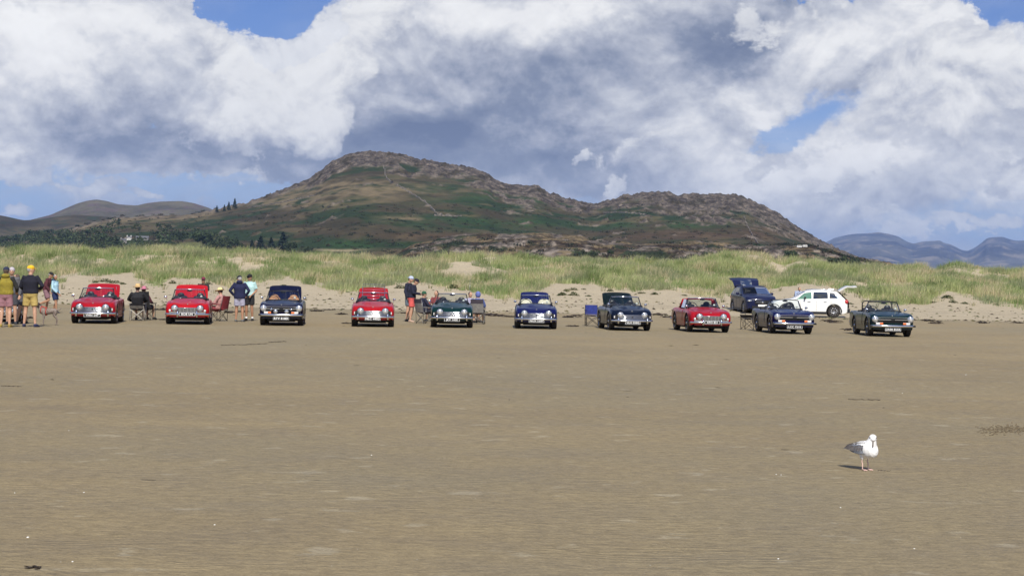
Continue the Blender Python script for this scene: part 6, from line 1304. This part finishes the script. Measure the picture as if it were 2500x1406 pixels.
# ================================================================ gull
def gull():
    """Herring gull, body axis along -y (chest) to +y (tail)."""
    g0 = ground(2112, 1147); e = empty('gull', g0, R(36)); tag(e, 'white and grey gull standing alone on the sand, front right', 'gull')
    white = mat('white plumage', (.80, .79, .77), .8, bump=.12, bscale=90)
    # body: rings along a spine, chest deep, tapering to the vent
    sp = [(0, -.118, .192, .014, .016), (0, -.110, .190, .042, .050), (0, -.092, .188, .060, .070), (0, -.055, .186, .073, .080), (0, -.01, .186, .077, .078), (0, .045, .188, .070, .068), (0, .10, .190, .054, .050), (0, .15, .192, .036, .030), (0, .19, .192, .021, .015), (0, .215, .190, .010, .006)]
    b = MB(); P = []
    for _, y, z, rx, rz in sp: P.append([(math.cos(t)*rx, y+math.sin(t)*(.012 if y < -.05 else 0), z+math.sin(t)*rz) for t in np.linspace(0, 2*math.pi, 19)[:-1]])
    n0 = len(b.v); b.grid(P, True, True); b.f.append(tuple(range(18))[::-1]); b.sm.append(True); k = 9*18; b.f.append(tuple(range(k, k+18))); b.sm.append(True)
    b.tube([(0, -.045, .205), (0, -.062, .240), (0, -.072, .264), (0, -.078, .285)], [.064, .053, .041, .034], 14)
    b.ball((0, -.082, .290), (.034, .036, .034), 16, 12)
    b.ball((-.018, -.100, .280), (.021, .021, .018), 12, 8)
    for s in (-1, 1): b.tube([(s*.034, .005, .140), (s*.034, .005, .112), (s*.034, .0, .092)], [.030, .020, .008], 10)
    me = remesh(b, 'gull_body', .0045, 5); link('body', me, white, e)
    # head turned to the camera: done by bill and eyes pointing down-left
    bill = mat('grey horn bill', (.20, .17, .15), .45); hd = Vector((0, -.084, .288)); rot = Matrix.Rotation(R(-48), 3, 'Z')
    d = rot @ Vector((0, -.52, -.85)).normalized()
    q = MB(); q.tube([hd+rot @ Vector((0, -.022, -.004)), hd+d*.045+rot @ Vector((0, -.008, 0)), hd+d*.068+rot @ Vector((0, -.008, 0)), hd+d*.080+rot @ Vector((0, -.006, 0)), hd+d*.088], [.0100, .0085, .0072, .0055, .0015], 10, flat=.8); q.build('bill', bill, e)
    for s in (-1, 1):
        q = MB(); q.ball(hd+rot @ Vector((s*.0275, -.020, .008)), .0048, 10, 8); q.build('eye', EYE, e)
    q = MB()
    for s in (-1, 1): q.ball(hd+rot @ Vector((s*.0245, -.0195, .005)), (.0075, .0065, .0060), 8, 6)
    q.build('eye_smudge', mat('smoky face feathers', (.36, .34, .33), .9), e)
    # wings: feathered shells over the flanks, tips crossing over the tail
    grey = mat('grey mantle', (.20, .215, .245), .75, noise=.25, nscale=40, bump=.5, bscale=60); gbr = mat('brown grey coverts', (.17, .155, .15), .8, noise=.5, nscale=60); blk = mat('black primaries', (.015, .014, .014), .6); tip = mat('pale feather edge', (.60, .57, .52), .8)
    for s in (-1, 1):
        rows = []
        for i in range(13):
            u = i/12; y = -.062+.262*u; wtop = .030-.012*u; ztop = .266-.072*u**1.4+.004*math.sin(u*3); zbot = .152+.032*u**1.2-.012*math.sin(u*math.pi); row = []
            for j in range(9):
                v = j/8; bulge = math.sin(v*math.pi*.62+.5); wmax = np.interp(u, [0, .1, .35, .7, 1], [.060, .078, .0835, .060, .018])
                row.append((s*(wtop*(1-v)*.6+wmax*(1-(1-v)**2.2)), y+.012*v*(1-u), ztop*(1-v)+zbot*v+.010*math.sin(v*math.pi)))
            rows.append(row)
        q = MB(); q.grid(rows, True); q.grid([[(p[0]*.93, p[1], p[2]-.004) for p in r_][::-1] for r_ in rows], True); wing = q.build('wing', grey, e)
        q = MB(); r = random.Random(3)
        for ln in range(5):      # overlapping coverts and secondaries
            for k in range(9):
                u = .08+.10*k+.01*ln; v = .22+.15*ln; i = min(int(u*12), 11); j = min(int(v*8), 7); p = Vector(rows[i][j]); p.x += s*.0025
                L = .030+.012*u; a = Vector((0, .90, -.22-.10*v)).normalized(); wv = Vector((0, .16, .98)).normalized()*(.0085)
                q.add([p-wv*.8, p+wv*.8, p+a*L*.7+wv+Vector((s*.002, 0, 0)), p+a*L, p+a*L*.7-wv+Vector((s*.002, 0, 0))], [(0, 1, 2, 3, 4)])
        q.build('covert_feathers', gbr, wing)['kind'] = 'stuff'
        q = MB()
        for k in range(5):
            a0 = Vector((s*(.036-.004*k), .135+.012*k, .192-.003*k)); a1 = Vector((s*(.006-.004*k), .245-.020*(4-k)+.012, .172-.004*k+.012))
            q.tube([a0, a0.lerp(a1, .6)+Vector((s*.004, 0, .002)), a1], [.012, .010, .002], 6, flat=.35)
        q.build('primary_feathers', blk, wing)
        q = MB(); q.tube([(s*.056, .105, .172), (s*.040, .150, .194), (s*.024, .170, .208)], [.003, .0035, .002], 5); q.build('pale_edge', tip, wing)
    q = MB()
    for k in range(-3, 4): q.tube([(k*.004, .17, .178), (k*.010, .225, .170)], [.008, .006], 6, flat=.3)
    q.build('tail', white, e)
    pink = mat('pale pink leg', (.62, .42, .36), .6, noise=.15, nscale=50); dgl = pink
    for s in (-1, 1):
        q = MB(); x = s*.036; q.tube([(x, 0, .11), (x, .008, .078), (x, 0, .060), (x, -.002, .012), (x, -.004, .006)], [.0058, .0048, .0054, .0038, .0052], 8); lg = q.build('leg', pink, e)
        q = MB(); toes = [Vector((x-.022, -.046, .002)), Vector((x, -.056, .002)), Vector((x+.022, -.044, .002))]; h = Vector((x, -.002, .008))
        for t in toes: q.tube([h, h.lerp(t, .5)+Vector((0, 0, .002)), t], [.0045, .0036, .0022], 6)
        q.add([h+Vector((0, -.004, -.002)), toes[0]+Vector((0, .004, .001)), toes[1]+Vector((0, .006, .001)), toes[2]+Vector((0, .004, .001))], [(0, 1, 2), (0, 2, 3)]); q.tube([h, (x, .012, .004)], [.003, .002], 5); q.build('foot', pink, lg)
    return e
gull()

# ---------------------------------------------------------------- sea air
hz = bpy.data.materials.new('sea air'); hz.use_nodes = True; hn = hz.node_tree; hn.nodes.clear()
ho = hn.nodes.new('ShaderNodeOutputMaterial'); hv = hn.nodes.new('ShaderNodeVolumePrincipled'); hv.inputs['Density'].default_value = 0.000034
hv.inputs['Color'].default_value = (0.34, 0.53, 1.0, 1); hv.inputs['Anisotropy'].default_value = 0.0
hn.links.new(hv.outputs[0], ho.inputs['Volume'])
mb = MB(); mb.add([(x, y, z) for z in (-5, 780) for (x, y) in ((-8600, -120), (8600, -120), (8600, 24500), (-8600, 24500))], [(0, 3, 2, 1), (4, 5, 6, 7), (0, 1, 5, 4), (1, 2, 6, 5), (2, 3, 7, 6), (3, 0, 4, 7)])
tag(mb.build('haze', hz), 'thin blue sea haze over the beach and hills', kind='stuff')
